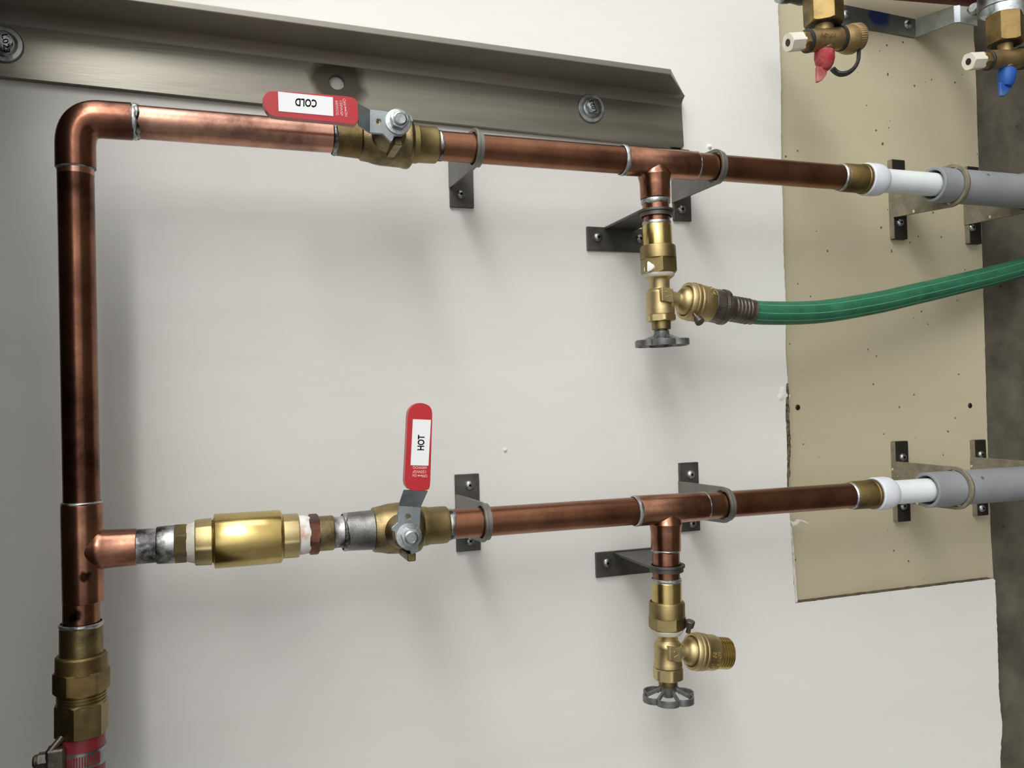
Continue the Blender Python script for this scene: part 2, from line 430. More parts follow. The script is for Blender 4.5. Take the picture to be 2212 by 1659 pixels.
# ------------------------------------------------------------------ setting
cut = [(1678, -60), (1681, 20), (1684, 100), (1687, 160), (1687, 300), (1689, 400), (1691, 440), (1693, 560), (1697, 650),
       (1697, 760), (1702, 830), (1700, 900), (1704, 960), (1703, 1060), (1706, 1120), (1709, 1160), (1713, 1240), (1718, 1303)]
low = [(1718, 1303), (1850, 1286), (2000, 1268), (2146, 1250)]
rgt = [(2150, 1254), (2153, 1330), (2156, 1420), (2158, 1500), (2165, 1560), (2163, 1600), (2161, 1659), (2163, 1760)]
edge = jag(cut, 1.1, 5, 1)+jag(low, 1.0, 6, 2)+jag(rgt, 1.5, 7, 3)
ew = [P(u, v, 0) for u, v in edge]
outer = [Vector((1.6, 0, ew[0].z))]+ew+[Vector((-1.6, 0, ew[-1].z)), Vector((-1.6, 0, 2.6)), Vector((1.6, 0, 2.6))]
w = build('wall_back', prism(outer, (0, .009, 0), side=1), [M_wall, M_paper], angle=20, org=Vector((0, 0, 0)))
tag(w, kind='structure')
# gypsum core showing along the lower part of the cut, brown paper along the upper part
g1 = jag([(1706, 1130), (1709, 1175), (1713, 1240), (1718, 1302)], .6, 8, 5)
g2 = jag([(1723, 1302), (1719, 1240), (1714, 1175), (1709, 1130)], 1.0, 8, 6)
tag(build('trim_1', px_poly(g1+g2, -.002, .007), M_gyp, angle=20), kind='structure')
b1 = jag([(1699, 828), (1698, 900), (1701, 960), (1701, 1052)], 1.5, 6, 7)
b2 = jag([(1705, 1052), (1708, 960), (1705, 900), (1703, 828)], 2.4, 6, 8)
tag(build('trim_2', px_poly(b1+b2, .0006, .009), M_paper, angle=20), kind='structure')
cz = P(2300, 800, -.025).z
tag(build('wall_lower', box(-1.6, 1.6, .022, .22, -.02, 2.6), M_conc, org=Vector((0, 0, 0))), kind='structure')
tag(build('floor', box(-1.6, 1.6, -2.4, .22, -.06, -.02), M_conc, org=Vector((0, 0, 0))), kind='structure')

zc_ = P(-70, 800, 0).z
tag(build('added_shade_panel', box(-1.6, .42, -.44, 0, zc_, zc_+.05), M_shade_panel, org=Vector((0, 0, zc_))), kind='structure')  # unseen overhead panel, added to shade the upper end of the wall

# plywood panel behind the cut-out
pe = jag([(2098, -60), (2104, 80), (2108, 160), (2112, 300), (2117, 420), (2121, 520), (2126, 700), (2133, 950), (2140, 1150), (2146, 1249), (2149, 1310)], .9, 8, 11)
pw = [P(u, v, -.0095) for u, v in pe]
zt = P(1600, 800, -.0095).z
pz = [Vector((pw[0].x+.35, -(-.0095), pw[0].z))]+pw+[Vector((pw[-1].x, .0095, zt)), Vector((pw[0].x+.35, .0095, zt))]
plyo = P(1900, 700, -.0095)
T = build('plywood_panel', prism(pz, (0, .012, 0)), M_ply, org=plyo)
tag(T, 'cream painted plywood panel showing through the cut out in the white wall', 'wood panel')
def specks(lst, d, name, label, mt, th=.0006):
    pass
# dark screws driven into the plywood
for (u, v, lb) in ((1723, 880, 'small dark screw in the cream panel close to the ragged wall edge'),
                   (2095, 876, 'small dark screw in the cream panel close to the concrete')):
    c = P(u, v, -.0095)
    t = thing('wood_screw', lb, 'screw', c, 'dark screws in the cream panel')
    build('screw_head', lathe(c+Vector((0, .002, 0)), (0, -1, 0), [(0, .0026), (.0024, .0028), (.0030, .0022)], 20), M_brkd, t)
    build('cross_slot', obox(c+Vector((0, -.0012, 0)), Vector((1, 0, 0)), Vector((0, 1, 0)), Vector((0, 0, 1)), .0030, .0008, .0007), M_ink, t)

# loose paint and paper
def flake(name, pts, d, label, cat, mt, curl=.004, th=.0004):
    V = []; n = len(pts)
    q = [P(u, v, d+curl*math.sin(math.pi*i/n)) for i, (u, v) in enumerate(pts)]
    o = build(name, prism(q, (0, th, 0)), mt); tag(o, label, cat)
flake('torn_paper', [(1707, 1124), (1714, 1128), (1722, 1122), (1731, 1122), (1742, 1127), (1751, 1135), (1740, 1129), (1729, 1126), (1722, 1133), (1713, 1136)],
      .001, 'curled scrap of torn white paper hanging over the cream panel below the hot pipe', 'paper scrap', M_gyp)
o = build('paint_lump', lathe(P(1091, 972, 0), (0, -1, 0), [(-.001, .0018), (.0008, .0016), (.0016, .0006)], 12), M_wall)
tag(o, 'tiny lump of white paint on the wall right of the HOT lever', 'paint lump')
o = build('paint_lump', lathe(P(1532, 317, 0), (0, -1, 0), [(-.001, .0022), (.0012, .002), (.003, .0008)], 12), M_whitep)
tag(o, 'small white lump on the wall beside the cold pipe ring, past the angle iron end', 'paint lump')
o = build('plaster_lump', lathe(P(1692, 852, 0), (0, -1, 0), [(-.001, .0075), (.0003, .006), (.0009, .002)], 14, rfun=lambda t, s: 1+.3*math.sin(3*t+1)), M_wall)
tag(o, 'rough white plaster lump on the ragged wall edge', 'plaster lump')

# ------------------------------------------------------------------ pipe axes
AC = Ax(P(300, 264, dd(300)), P(1790, 381.0, dd(1790)))             # cold run
AH = Ax(P(296, 1181, dd(296)), P(1830, 1071, dd(1830)))             # hot run
AL = Ax(P(164.2, 415, DP), P(176.6, 1085, DP))           # header (drawn down the picture)
ALb = Ax(P(175.6, 1330, DP), P(176.3, 1620, DP))
ABc = Ax(P(1414.6, 400, DT), P(1430, 742, DT))           # cold hose tap
ABh = Ax(P(1437.8, 1140, DT), P(1443.8, 1502, DT))       # hot hose tap
RP = .0111
def pr(ax, key, xs, r=None, grow=0.):
    "constant-radius pipe between two pixel positions"
    rr = r or RP
    return lathe(ax.a, ax.d, [(ax.t(key, x), rr+grow) for x in xs], 48)
def sring(ax, key, x0, x1, w, seed=0, amp=.35):
    s0, s1 = ax.t(key, x0), ax.t(key, x1); r = rad(ax, key, (x0+x1)/2, w)
    e1, e2 = basis(ax.d); n = 48; V, Fc = [], []
    for j, (f, q) in enumerate(((0, -.0003), (.15, .0004), (.5, .0007), (.85, .0003), (1, -.0003))):
        for i in range(n):
            th = 2*math.pi*i/n; nz = noise.noise(Vector((math.cos(th)*2, math.sin(th)*2, seed)))
            s_ = s0+(s1-s0)*f*(1+(amp*nz if f > .3 else 0)); rr = r+q
            V.append(ax.at(s_)+e1*(rr*math.cos(th))+e2*(rr*math.sin(th)))
    for j in range(4):
        for i in range(n):
            k = (i+1) % n; Fc.append((j*n+i, j*n+k, (j+1)*n+k, (j+1)*n+i))
    return V, Fc

# ---- header: elbow, long pipe, tee
hdr = thing('copper_header_pipe', 'large copper pipe run with rounded elbow and tee joining cold and hot lines', 'copper pipe', P(170, 760, DP))
cor = []
A_, B_, K_, C_, D_ = P(163.6, 363, DP), P(163.0, 318, DP), P(161.5, 256, DP), P(216, 258, DP), P(285, 262.8, DP)
path = [A_, A_.lerp(B_, .5)]+[B_*(1-t)**2+K_*2*t*(1-t)+C_*t*t for t in [i/14 for i in range(15)]]+[C_.lerp(D_, .5), D_]
re = rad(AC, 'u', 284, 83)
build('elbow_fitting', tube(path, re, 48), M_cop_dark, hdr, bevel=.0004)
build('main_pipe', pr(AL, 'v', (355, 1095)), M_cop_dark, hdr)
build('solder_ring', sring(AL, 'v', 360, 368, 83, 1, .5), M_silv, hdr)
build('cleaned_band', lathe(AL.a, AL.d, [(AL.tv(v_), RP+.00012) for v_ in (362, 379)], 48), M_cop_pipe_c, hdr)
tee = join(lpx(AL, 'v', [(1089, 93), (1091, 94), (1297, 94), (1300, 93)]),
           lpx(AH, 'u', [(178, 78), (205, 86), (216, 90), (224, 87), (232, 84), (262, 82), (296, 80)]))
def burnt(nm, pts): return mat(nm, srgb(108, 72, 58), srgb(186, 134, 110), 30, metal=1, rough=.27, rough2=.24, detail=6, lo=.32, hi=.62, bump=.1, bscale=300,
    blob=[(tuple(P(u, v, DP+.013)-ORG[hdr.name]), r_, srgb(34, 22, 16), .95) for u, v, r_ in pts])
build('tee_fitting', tee, burnt('burnt_tee_copper', [(184, 1247, .0036), (215, 1262, .0012)]), hdr, bevel=.0004)
build('solder_ring', sring(AL, 'v', 1083, 1090, 88, 2, .6), M_sold, hdr)
build('lower_pipe', pr(ALb, 'v', (1290, 1356), r=RP), burnt('burnt_pipe_copper', [(164, 1330, .0042), (150, 1340, .0036)]), hdr)
build('upper_pipe', pr(AC, 'u', (270, 722)), M_cop_pipe_c, hdr)
build('solder_ring', sring(AC, 'u', 286, 297, 78, 3, .8), M_sold, hdr)
build('solder_smear', sring(AC, 'u', 293, 303, 75, 31, .6), M_silv, hdr)
build('silvered_stub', lpx(AH, 'u', [(290, 75), (300, 76), (338, 75)]), M_silv, hdr)

# ---- left bottom: brass adapter, nut, hose
adp = thing('brass_hose_adapter', 'brass adapter with two hexagons between the copper tee and the red hose', 'pipe fitting', P(175, 1470, DP))
build('sleeve', lpx(ALb, 'v', [(1347, 96), (1351, 97), (1418, 97)]), M_valve, adp, bevel=.0004)
build('solder_ring', sring(ALb, 'v', 1344, 1354, 95, 4, .4), M_sold, adp)
build('collar', lpx(ALb, 'v', [(1412, 108), (1416, 115), (1450, 116)]), M_brasso, adp, bevel=.0004)
build('hexagon', hexnut(ALb, 'v', 1446, 1492, 126, .35), M_brasso, adp)
thr = [(1488, 104)]
for i in range(5):
    v0 = 1490+i*7; thr += [(v0, 110), (v0+2.5, 110), (v0+4, 103), (v0+6, 103)]
build('thread', lpx(ALb, 'v', thr), M_brassd, adp)
build('swivel_nut', hexnut(ALb, 'v', 1513, 1584, 120, .15), M_brassd, adp)
rh = thing('red_hose', 'dark red rubber hose hanging from the brass adapter at the bottom left corner', 'hose', P(176, 1620, DP))
build('hose_body', lpx(ALb, 'v', [(1578, 98), (1590, 104), (1760, 106)]), M_hoser, rh, bevel=.0005)
hc = thing('hose_clamp', 'steel worm drive hose clamp round the red hose', 'hose clamp', P(176, 1640, DP))
cb = rad(ALb, 'v', 1640, 104)
s0, s1 = ALb.tv(1611), ALb.tv(1647)
def slot(th, s): return 1
build('band', lathe(ALb.a, ALb.d, [(s0, cb+.0002), (s0+.0002, cb+.0009), (s1-.0002, cb+.0009), (s1, cb+.0002)], 48), M_zinc2, hc)
e1, e2 = basis(ALb.d)
slots = []
for k in range(14):
    th = -.9+k*.105
    c = ALb.at((s0+s1)/2)+e1*((cb+.0010)*math.cos(th))+e2*((cb+.0010)*math.sin(th))
    tg = -e1*math.sin(th)+e2*math.cos(th); nr = e1*math.cos(th)+e2*math.sin(th)
    slots.append(obox(c, tg, ALb.d, nr, .0009, (s1-s0)*.62, .0004))
build('slots', join(*slots), M_hoser, hc)
hcen = P(122, 1640, DP+.012)
build('screw_housing', obox(hcen, Vector((0, 0, 1)), Vector((1, 0, 0)), Vector((0, 1, 0)), .011, .016, .012), M_gun, hc, bevel=.002)
sc_ax = (P(112, 1640, DP+.012))
build('clamp_screw', join(hexrod(sc_ax, (0, 0, 1), 0, .0075, .0052), lathe(sc_ax, (0, 0, 1), [(.006, .0042), (.0095, .0040), (.0105, .0030)], 24)), M_gun, hc, bevel=.0004)
build('clamp_ear', tube([P(133, 1594, DP+.01), P(118, 1612, DP+.014), P(104, 1628, DP+.016)], .0022, 12), M_gun, hc)

# ---- ball valves
def lever_text(parent, u, v, d, right, up, gap):
    lines = ['OFF', '150WSP', '600WOG']
def ball_valve(name_label, ax, prof_body, endA, endB, dlev, plate, hole, neckpoly, grip, sticker, nut, stem_u, word, wordp, stop, mats):
    mid = ax.at(ax.tu(stem_u))
    t = thing('ball_valve', name_label, 'ball valve', mid, 'red lever ball valves')
    build('valve_body', lpx(ax, 'u', prof_body, rfun=lambda th, s: 1+.018*abs(math.sin(3*th))), mats[0], t, bevel=.0004)
    build('end_cap', lpx(ax, 'u', endA), mats[1], t, bevel=.0004)
    build('end_cap', join(lpx(ax, 'u', endB)), mats[2], t, bevel=.0004)
    build('solder_ring', sring(ax, 'u', endA[0][0]-2, endA[0][0]+9, endA[1][1]-1, 41, .8), M_silv, t)
    # stem towards the room
    sd = Vector((0, -1, 0)); L0 = dlev+mid.y
    build('packing_nut', join(lathe(mid, sd, [(0, .0125), (L0*.45, .0120), (L0*.52, .0105), (L0*.72, .0100)], 32), hexrod(mid, sd, L0*.66, L0-.0035, .0095)), mats[0], t, bevel=.0003)
    th = .0024
    lv = build('lever', px_poly(plate, dlev+.0012, th, [[(hole[0]+5.4*math.cos(a*.5236), hole[1]+5.4*math.sin(a*.5236)) for a in range(12)]]), M_zinc, t, bevel=.0005)
    # sloped neck: near edge on the plate, far edge at the grip
    dg = dlev+.0125
    (a0, a1), (b0, b1) = neckpoly
    q = [P(*a0, dlev+.0012), P(*a1, dlev+.0012), P(*b1, dg), P(*b0, dg)]
    build('lever_neck', prism(q, (0, th, 0)), M_zinc, lv, bevel=.0004)
    for _ in range(2):
        grip = [(a[0]*w_+b[0]*(1-w_), a[1]*w_+b[1]*(1-w_)) for a, b in zip(grip, grip[1:]+grip[:1]) for w_ in (.78, .22)]
    gp = build('grip', px_poly(grip, dg+.002, .0062), M_red, t, bevel=.0019)
    gp.modifiers['bevel'].segments = 4
    gp['label'] = 'red vinyl grip'
    st = build('label_sticker', px_poly(sticker, dg+.0023, .0003), M_label, gp)
    text_px('lettering', word, wordp[0], wordp[1], dg+.00238, wordp[2], wordp[3], wordp[4], wordp[5], M_ink, gp, bold=.022)
    for s_, u, v, L_, h_ in wordp[6]:
        text_px('lettering', s_, u, v, dg+.00208, wordp[7], wordp[8], L_, h_, M_wink, gp, bold=.004)
    if word == 'COLD': ar = [((745.6, 229.5), (746.6, 240.5))]
    else: ar = [((913.3, 1027.6), (901.5, 1027.4))]
    for (p0, p1) in ar:
        A1, B1 = P(*p0, dg+.0021), P(*p1, dg+.0021); dd = (B1-A1); ln = dd.length; dd.normalize(); pp = dd.cross(Vector((0, 1, 0)))
        bar = obox((A1+B1)/2, dd, Vector((0, 1, 0)), pp, ln*.8, .0003, .0005)
        h1 = prism([A1, A1+dd*.0010+pp*.0007, A1+dd*.0010-pp*.0007], (0, .0002, 0)); h2 = prism([B1, B1-dd*.0010+pp*.0007, B1-dd*.0010-pp*.0007], (0, .0002, 0))
        build('arrow_mark', join(bar, h1, h2), M_wink, gp)
    nc = P(nut[0], nut[1], dlev+.0012)
    nt_ = build('lever_nut', join(lathe(nc, sd, [(-.0002, .0088), (.0010, .0088), (.0012, .0080)], 36), hexrod(nc, sd, .0010, .0068, .0064, .3),
                              lathe(nc, sd, [(.0060, .0046), (.0078, .0046), (.0084, .0036), (.0081, .0034), (.0080, .001)], 24)), M_zinc2, t, bevel=.0003)
    build('stop_lug', obox(P(*stop, .102), ax.d, Vector((0, 1, 0)), ax.d.cross(Vector((0, 1, 0))), .0058, .030, .0062), mats[0], t, bevel=.001)
    return t
plate_c = [(799, 236), (840, 241), (882, 244.5), (890, 250), (893, 262), (885, 263), (882, 272), (876, 287), (868, 293), (851, 294), (849, 302), (845, 307), (839, 302), (827, 289), (812, 288), (799, 287)]
bv = ball_valve('ball valve with red lever labelled COLD lying along the pipe', AC,
    [(776, 84), (779, 92), (795, 95), (806, 101), (820, 106), (864, 108), (872, 112), (880, 112), (884, 106), (888, 94)],
    [(719, 74), (722, 78), (727, 79), (775, 84), (779, 84)],
    [(886, 86), (900, 86), (903, 82), (935, 80.5), (941, 79), (943, 74)],
    .1226, plate_c, (818, 262), (((799, 236), (799, 287)), ((772, 221), (774, 270))),
    [(572, 205), (577, 199), (586, 196.5), (620, 198), (700, 204), (748, 208), (764, 211), (771, 217), (773, 225), (774.5, 270.5), (740, 265), (700, 261), (600, 252), (584, 248), (575, 239), (568, 226), (567, 213)],
    [(600.5, 197.8), (719, 210), (720, 250.7), (602, 240)], (860, 263.5), 830,
    'COLD', (661, 222, (-1, -.075), (-.03, 1), 47, 17, [('OFF', 743.8, 221, 16, 6), ('ON', 747.6, 246, 11, 6), ('150WSP', 737.2, 234, 32, 6), ('600WOG', 728, 233, 32, 6)], (.06, 1), (1, .08)),
    (852, 318), (M_valve, M_brasso, M_brassd))
plate_h = [(861, 1092), (859, 1128), (846, 1140), (846, 1146), (853, 1150), (855, 1166), (865, 1182), (878, 1189), (887, 1190), (889, 1199), (903, 1192), (906, 1150), (909, 1096), (900, 1093)]
bh = ball_valve('ball valve with red lever labelled HOT standing across the pipe', AH,
    [(805, 94), (808, 96), (822, 100), (838, 107), (868, 110), (896, 110), (904, 104), (909, 92)],
    [(742, 76), (745, 82), (752, 83), (803, 86), (807, 90)],
    [(907, 86), (920, 85), (926, 81), (958, 81), (964, 79), (966, 74)],
    .1226, plate_h, (882, 1116), (((861, 1093), (909, 1096)), ((873, 1058), (925, 1060))),
    [(907, 870), (895, 873), (886, 881), (881, 893), (880, 920), (876, 1000), (873, 1059), (925, 1060), (929, 1050), (930, 1030), (932, 960), (934, 900), (933, 885), (928, 877), (918, 872)],
    [(892, 905.5), (931, 907), (925.5, 1006), (887, 1005)], (883.5, 1158), 858,
    'HOT', (909.5, 956, (.05, -1), (-1, -.02), 33, 15, [('OFF', 917.5, 1028, 11, 6.4), ('ON', 895.5, 1027, 9, 6.4), ('150WSP', 906, 1019, 29, 6.4), ('600WOG', 907, 1010, 30, 6.2)], (-1, -.03), (-.04, 1)),
    (880, 1196), (M_valve, M_zincv, M_brassd))

# ---- check valve on the hot line
cv = thing('check_valve', 'large bright brass check valve with ribbed ends on the hot pipe', 'check valve', P(533, 1166, DP))
def ribs(th, s):
    a = (th+.30) % (math.pi/3) - math.pi/6
    return 1+.055*max(0., 1-abs(a)/.13)
build('adapter', join(lpx(AH, 'u', [(338, 79), (341, 82), (378, 83)])), M_silv, cv, bevel=.0004)
build('adapter_hexagon', hexnut(AH, 'u', 376, 405, 84, .5), M_brasso, cv)
build('thread_tape', lpx(AH, 'u', [(403, 78), (408, 84), (414, 86), (419, 90), (424, 88)]), M_tape, cv)
build('body_end', lpx(AH, 'u', [(421, 94), (424, 97), (458, 99)], 96, rfun=ribs), M_brassc, cv, bevel=.0004)
build('valve_barrel', lpx(AH, 'u', [(456, 92), (460, 94), (463, 117), (465, 119), (603, 115.5), (606, 114), (611, 98)], 72), M_brass, cv, bevel=.0003)
build('body_end', lpx(AH, 'u', [(605, 93), (641, 93), (645, 91)], 96, rfun=ribs), M_brassc, cv, bevel=.0004)
build('thread_tape', lpx(AH, 'u', [(643, 84), (652, 86), (658, 84), (666, 81), (670, 76)], rfun=lambda th, s: 1+.02*noise.noise(Vector((math.cos(th)*3, math.sin(th)*3, s*300)))), M_tapew, cv)
build('copper_hexagon', hexnut(AH, 'u', 666, 688, 88, .25), M_cop_dark, cv)
build('adapter', lpx(AH, 'u', [(686, 76), (716, 76), (720, 74)]), M_valve, cv, bevel=.0004)
build('solder_neck', lpx(AH, 'u', [(718, 71), (726, 67), (734, 67), (744, 73)], rfun=lambda th, s: 1+.02*noise.noise(Vector((math.cos(th)*3, math.sin(th)*3, s*300)))), M_silv, cv)

# ---- cold and hot pipes
def flare(base_ax, br_ax, v0, v1, w):
    return lpx(br_ax, 'v', [(v0, w*.90), (v0+(v1-v0)*.22, w*.95), (v0+(v1-v0)*.36, w*1.10), (v0+(v1-v0)*.44, w*1.05), (v0+(v1-v0)*.58, w*1.0), (v1-1, w), (v1, w*.985)])
cp = thing('copper_pipe', 'cold copper pipe with a tee, running below the angle iron to a white coupling', 'copper pipe', AC.at(AC.tu(1400)), 'copper supply pipes')
build('pipe', pr(AC, 'u', (940, 1370)), M_cop_brown, cp)
build('solder_ring', sring(AC, 'u', 944, 954, 65, 11, .7), M_silv, cp)
build('tee_fitting', join(lpx(AC, 'u', [(1349, 65), (1351, 67), (1498, 62.5), (1500, 62)]), flare(AC, ABc, 352, 430, 66)), M_cop, cp, bevel=.0004)
build('solder_ring', sring(AC, 'u', 1341, 1351, 65.5, 12, .3), M_sold, cp)
build('pipe', pr(AC, 'u', (1485, 1828)), M_cop_brown, cp)
build('solder_ring', sring(AC, 'u', 1499, 1504, 60, 13, .3), M_silv, cp)
build('branch_pipe', pr(ABc, 'v', (420, 492)), M_cop, cp)
build('solder_ring', sring(ABc, 'v', 430, 442, 61, 14, .4), M_silv, cp)
build('solder_ring', sring(ABc, 'v', 478, 489, 60, 15, .2), M_sold, cp)
build('solder_ring', sring(AC, 'u', 1812, 1822, 57, 16, .2), M_sold, cp)
build('brass_collar', lpx(AC, 'u', [(1817, 58), (1820, 62), (1860, 63), (1861, 66), (1866, 66)]), M_brasso, cp, bevel=.0003)
hp = thing('copper_pipe', 'hot copper pipe with a tee, running from the HOT valve to a white coupling', 'copper pipe', AH.at(AH.tu(1420)), 'copper supply pipes')
build('pipe', pr(AH, 'u', (960, 1395)), M_cop_brown, hp)
build('solder_ring', sring(AH, 'u', 965, 977, 66, 21, .7), M_silv, hp)
build('tee_fitting', join(lpx(AH, 'u', [(1376, 65), (1378, 66.5), (1518, 62), (1520, 61.5)]), flare(AH, ABh, 1100, 1187, 65.5)), M_cop, hp, bevel=.0004)
build('solder_ring', sring(AH, 'u', 1368, 1378, 64.5, 22, .3), M_sold, hp)
build('pipe', pr(AH, 'u', (1500, 1850)), M_cop_brown, hp)
build('solder_ring', sring(AH, 'u', 1519, 1524, 60, 23, .3), M_silv, hp)
build('branch_pipe', pr(ABh, 'v', (1175, 1262)), M_cop, hp)
build('solder_ring', sring(ABh, 'v', 1185, 1192, 61, 24, .4), M_silv, hp)
build('solder_ring', sring(ABh, 'v', 1248, 1258, 63, 25, .2), M_sold, hp)
build('solder_ring', sring(AH, 'u', 1834, 1843, 56, 26, .2), M_sold, hp)
build('brass_collar', lpx(AH, 'u', [(1838, 58), (1841, 61), (1880, 62), (1881, 65), (1886, 65)]), M_brasso, hp, bevel=.0003)

# ---- white plastic pipes inside grey sleeves
def plastic(ax, u0, lab1, lab2, us):
    t = thing('plastic_pipe', lab1, 'plastic pipe', ax.at(ax.tu(u0+40)), 'white plastic pipes')
    build('collar', lpx(ax, 'u', [(u0-1, 68), (u0, 72), (u0+22, 71.5), (u0+30, 68), (u0+36, 60), (u0+38, 55)]), M_collar, t, bevel=.0008)
    build('pipe', pr(ax, 'u', (u0+30, us+70), r=.0109), M_pvc, t)
    g = thing('plastic_sleeve', lab2, 'plastic sleeve', ax.at(ax.tu(us+60)), 'grey plastic sleeves')
    s0, s1 = ax.tu(us), ax.tu(2330)
    ro, ri = .0164, .0134
    build('sleeve_tube', lathe(ax.a, ax.d, [(s1, ri), (s0+.0005, ri), (s0, ri+.0004), (s0, ro-.0004), (s0+.0005, ro), (s1, ro)], 64, caps=(False, False)), M_grey, g)
plastic(AC, 1868, 'white plastic pipe continuing the cold copper pipe', 'grey plastic sleeve around the white pipe of the cold line', 2013)
plastic(AH, 1888, 'white plastic pipe continuing the hot copper pipe', 'grey plastic sleeve around the white pipe of the hot line', 2000)

# ------------------------------------------------------------------ brackets
def hull(pts):
    pts = sorted(set((round(a, 7), round(b, 7)) for a, b in pts))
    def half(p):
        o = []
        for q in p:
            while len(o) > 1 and (o[-1][0]-o[-2][0])*(q[1]-o[-2][1])-(o[-1][1]-o[-2][1])*(q[0]-o[-2][0]) <= 0: o.pop()
            o.append(q)
        return o[:-1]
    return half(pts)+half(pts[::-1])
def arm_geo(org, ea, en, ca, cb_, a0, a1, b0, Ro, Ri, th=.0022, band=.0055):
    eb = Vector((0, -1, 0))
    pts = [(ca+Ro*math.cos(2*math.pi*i/48), cb_+Ro*math.sin(2*math.pi*i/48)) for i in range(48)]+[(a0, b0), (a1, b0)]
    hl = hull(pts)
    ths = sorted(set([2*math.pi*i/72 for i in range(72)]+[math.atan2(b-cb_, a-ca) % (2*math.pi) for a, b in ((a0, b0), (a1, b0))]))
    def R(th):
        dx, dy = math.cos(th), math.sin(th); best = Ro
        for i in range(len(hl)):
            (x0, y0), (x1, y1) = hl[i], hl[(i+1) % len(hl)]
            x0 -= ca; x1 -= ca; y0 -= cb_; y1 -= cb_
            den = dx*(y1-y0)-dy*(x1-x0)
            if abs(den) < 1e-12: continue
            t = (x0*(y1-y0)-y0*(x1-x0))/den; s = (x0*dy-y0*dx)/den
            if t > 0 and -1e-6 <= s <= 1+1e-6: best = max(best, t)
        return best
    n = len(ths); V, Fc = [], []
    for z in (0, th):
        for rr in (None, Ri):
            for t_ in ths:
                r = R(t_) if rr is None else rr
                V.append(org+ea*(ca+r*math.cos(t_))+eb*(cb_+r*math.sin(t_))+en*z)
    for i in range(n):
        k = (i+1) % n
        Fc += [(i, k, n+k, n+i), (2*n+i, 3*n+i, 3*n+k, 2*n+k), (i, 2*n+i, 2*n+k, k), (n+i, n+k, 3*n+k, 3*n+i)]
    arm = (V, Fc)
    c = org+ea*ca+eb*cb_
    bnd = lathe(c, en, [(th*.5, Ri), (band, Ri), (band, Ri+.0017), (th*.5, Ri+.0017)], 48, caps=(False, False))
    return arm, bnd
def screw(parent, u, v, d, r=.0042):
    c = P(u, v, d)
    s = build('screw', lathe(c, (0, -1, 0), [(0, r), (.0006, r), (.0016, r*.86), (.0024, r*.55), (.0026, r*.34)], 24), M_zinc2, parent)
    build('drive_socket', obox(c+Vector((0, -.0023, 0)), Vector((1, 0, 0)), Vector((0, 1, 0)), Vector((0, 0, 1)), .0019, .0012, .0019), M_ink, s)
GRP = 'steel pipe ring brackets'
def bracket(label, pl, dw, th, root, ax, orient, screws, Ri=.0122, Ro=.0152, mats=(M_brk, M_brkl), armth=.0022):
    "pl = plate box in pixels, root = (line position, from, to) of the arm on the wall"
    u0, v0, u1, v1 = pl; df = dw+th
    um, vm_ = (u0+u1)/2, (v0+v1)/2
    za, zb = P(u0, vm_, df).z, P(u1, vm_, df).z; xa, xb = P(um, v0, df).x, P(um, v1, df).x
    t = thing('pipe_bracket', label, 'bracket', Vector(((xa+xb)/2, -dw, (za+zb)/2)), GRP)
    build('wall_plate', box(min(xa, xb), max(xa, xb), -df, -dw, min(za, zb), max(za, zb)), mats[0], t, bevel=.0006)
    if orient == 'x':                                    # ring round a vertical pipe
        ur, ra, rb = root
        z = P(ur, (ra+rb)/2, df).z; a0 = P(ur, ra, df).x; a1 = P(ur, rb, df).x
        c = ax.at_z(z-armth/2)
        org = Vector((0, 0, z)); ea = Vector((1, 0, 0)); en = Vector((0, 0, -1)); ca = c.x; cb_ = -c.y
    else:                                                # ring round a horizontal branch
        vr, ra, rb = root
        x = P((ra+rb)/2, vr, df).x; a0 = P(ra, vr, df).z; a1 = P(rb, vr, df).z
        c = ax.at_x(x)
        org = Vector((x, 0, 0)); ea = Vector((0, 0, 1)); en = Vector((-1, 0, 0)); ca = c.z; cb_ = -c.y
    arm, bnd = arm_geo(org, ea, en, ca, cb_, a0, a1, dw, Ro, Ri, armth)
    ar = build('ring_arm', arm, mats[1], t, bevel=.0004)
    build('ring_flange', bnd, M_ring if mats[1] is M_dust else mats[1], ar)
    for (u, v) in screws: screw(t, u, v, df)
    return t
bracket('steel ring bracket on the cold pipe just past the COLD valve', (971, 290, 1022, 448), 0, .003, (970, 325, 405), AC, 'x', [(995, 420)])
bracket('steel ring bracket on the cold pipe just past its tee', (1454, 322, 1492, 477), 0, .003, (1453, 358, 437), AC, 'x', [(1472, 453)])
bracket('steel ring bracket holding the hose tap branch of the cold pipe', (1269, 492, 1405, 543), 0, .003, (492, 1306, 1370), ABc, 'z', [(1291, 513), (1382, 516)], mats=(M_brk, M_brk))
bracket('steel ring bracket on the hot pipe just past the HOT valve', (985, 1024, 1037, 1191), 0, .003, (985, 1068, 1152), AH, 'x', [(1014, 1048), (1015, 1168)])
bracket('steel ring bracket on the hot pipe just past its tee', (1470, 999, 1511, 1148), 0, .003, (1469, 1040, 1118), AH, 'x', [(1492, 1025), (1495, 1130)])
bracket('steel ring bracket holding the tap branch of the hot pipe', (1288, 1188, 1424, 1242), 0, .003, (1190, 1325, 1402), ABh, 'z', [(1311, 1216)], mats=(M_brk, M_brk))
DB = -.0095
big = dict(Ri=.0172, Ro=.0202, mats=(M_brkd, M_dust), armth=.0030)
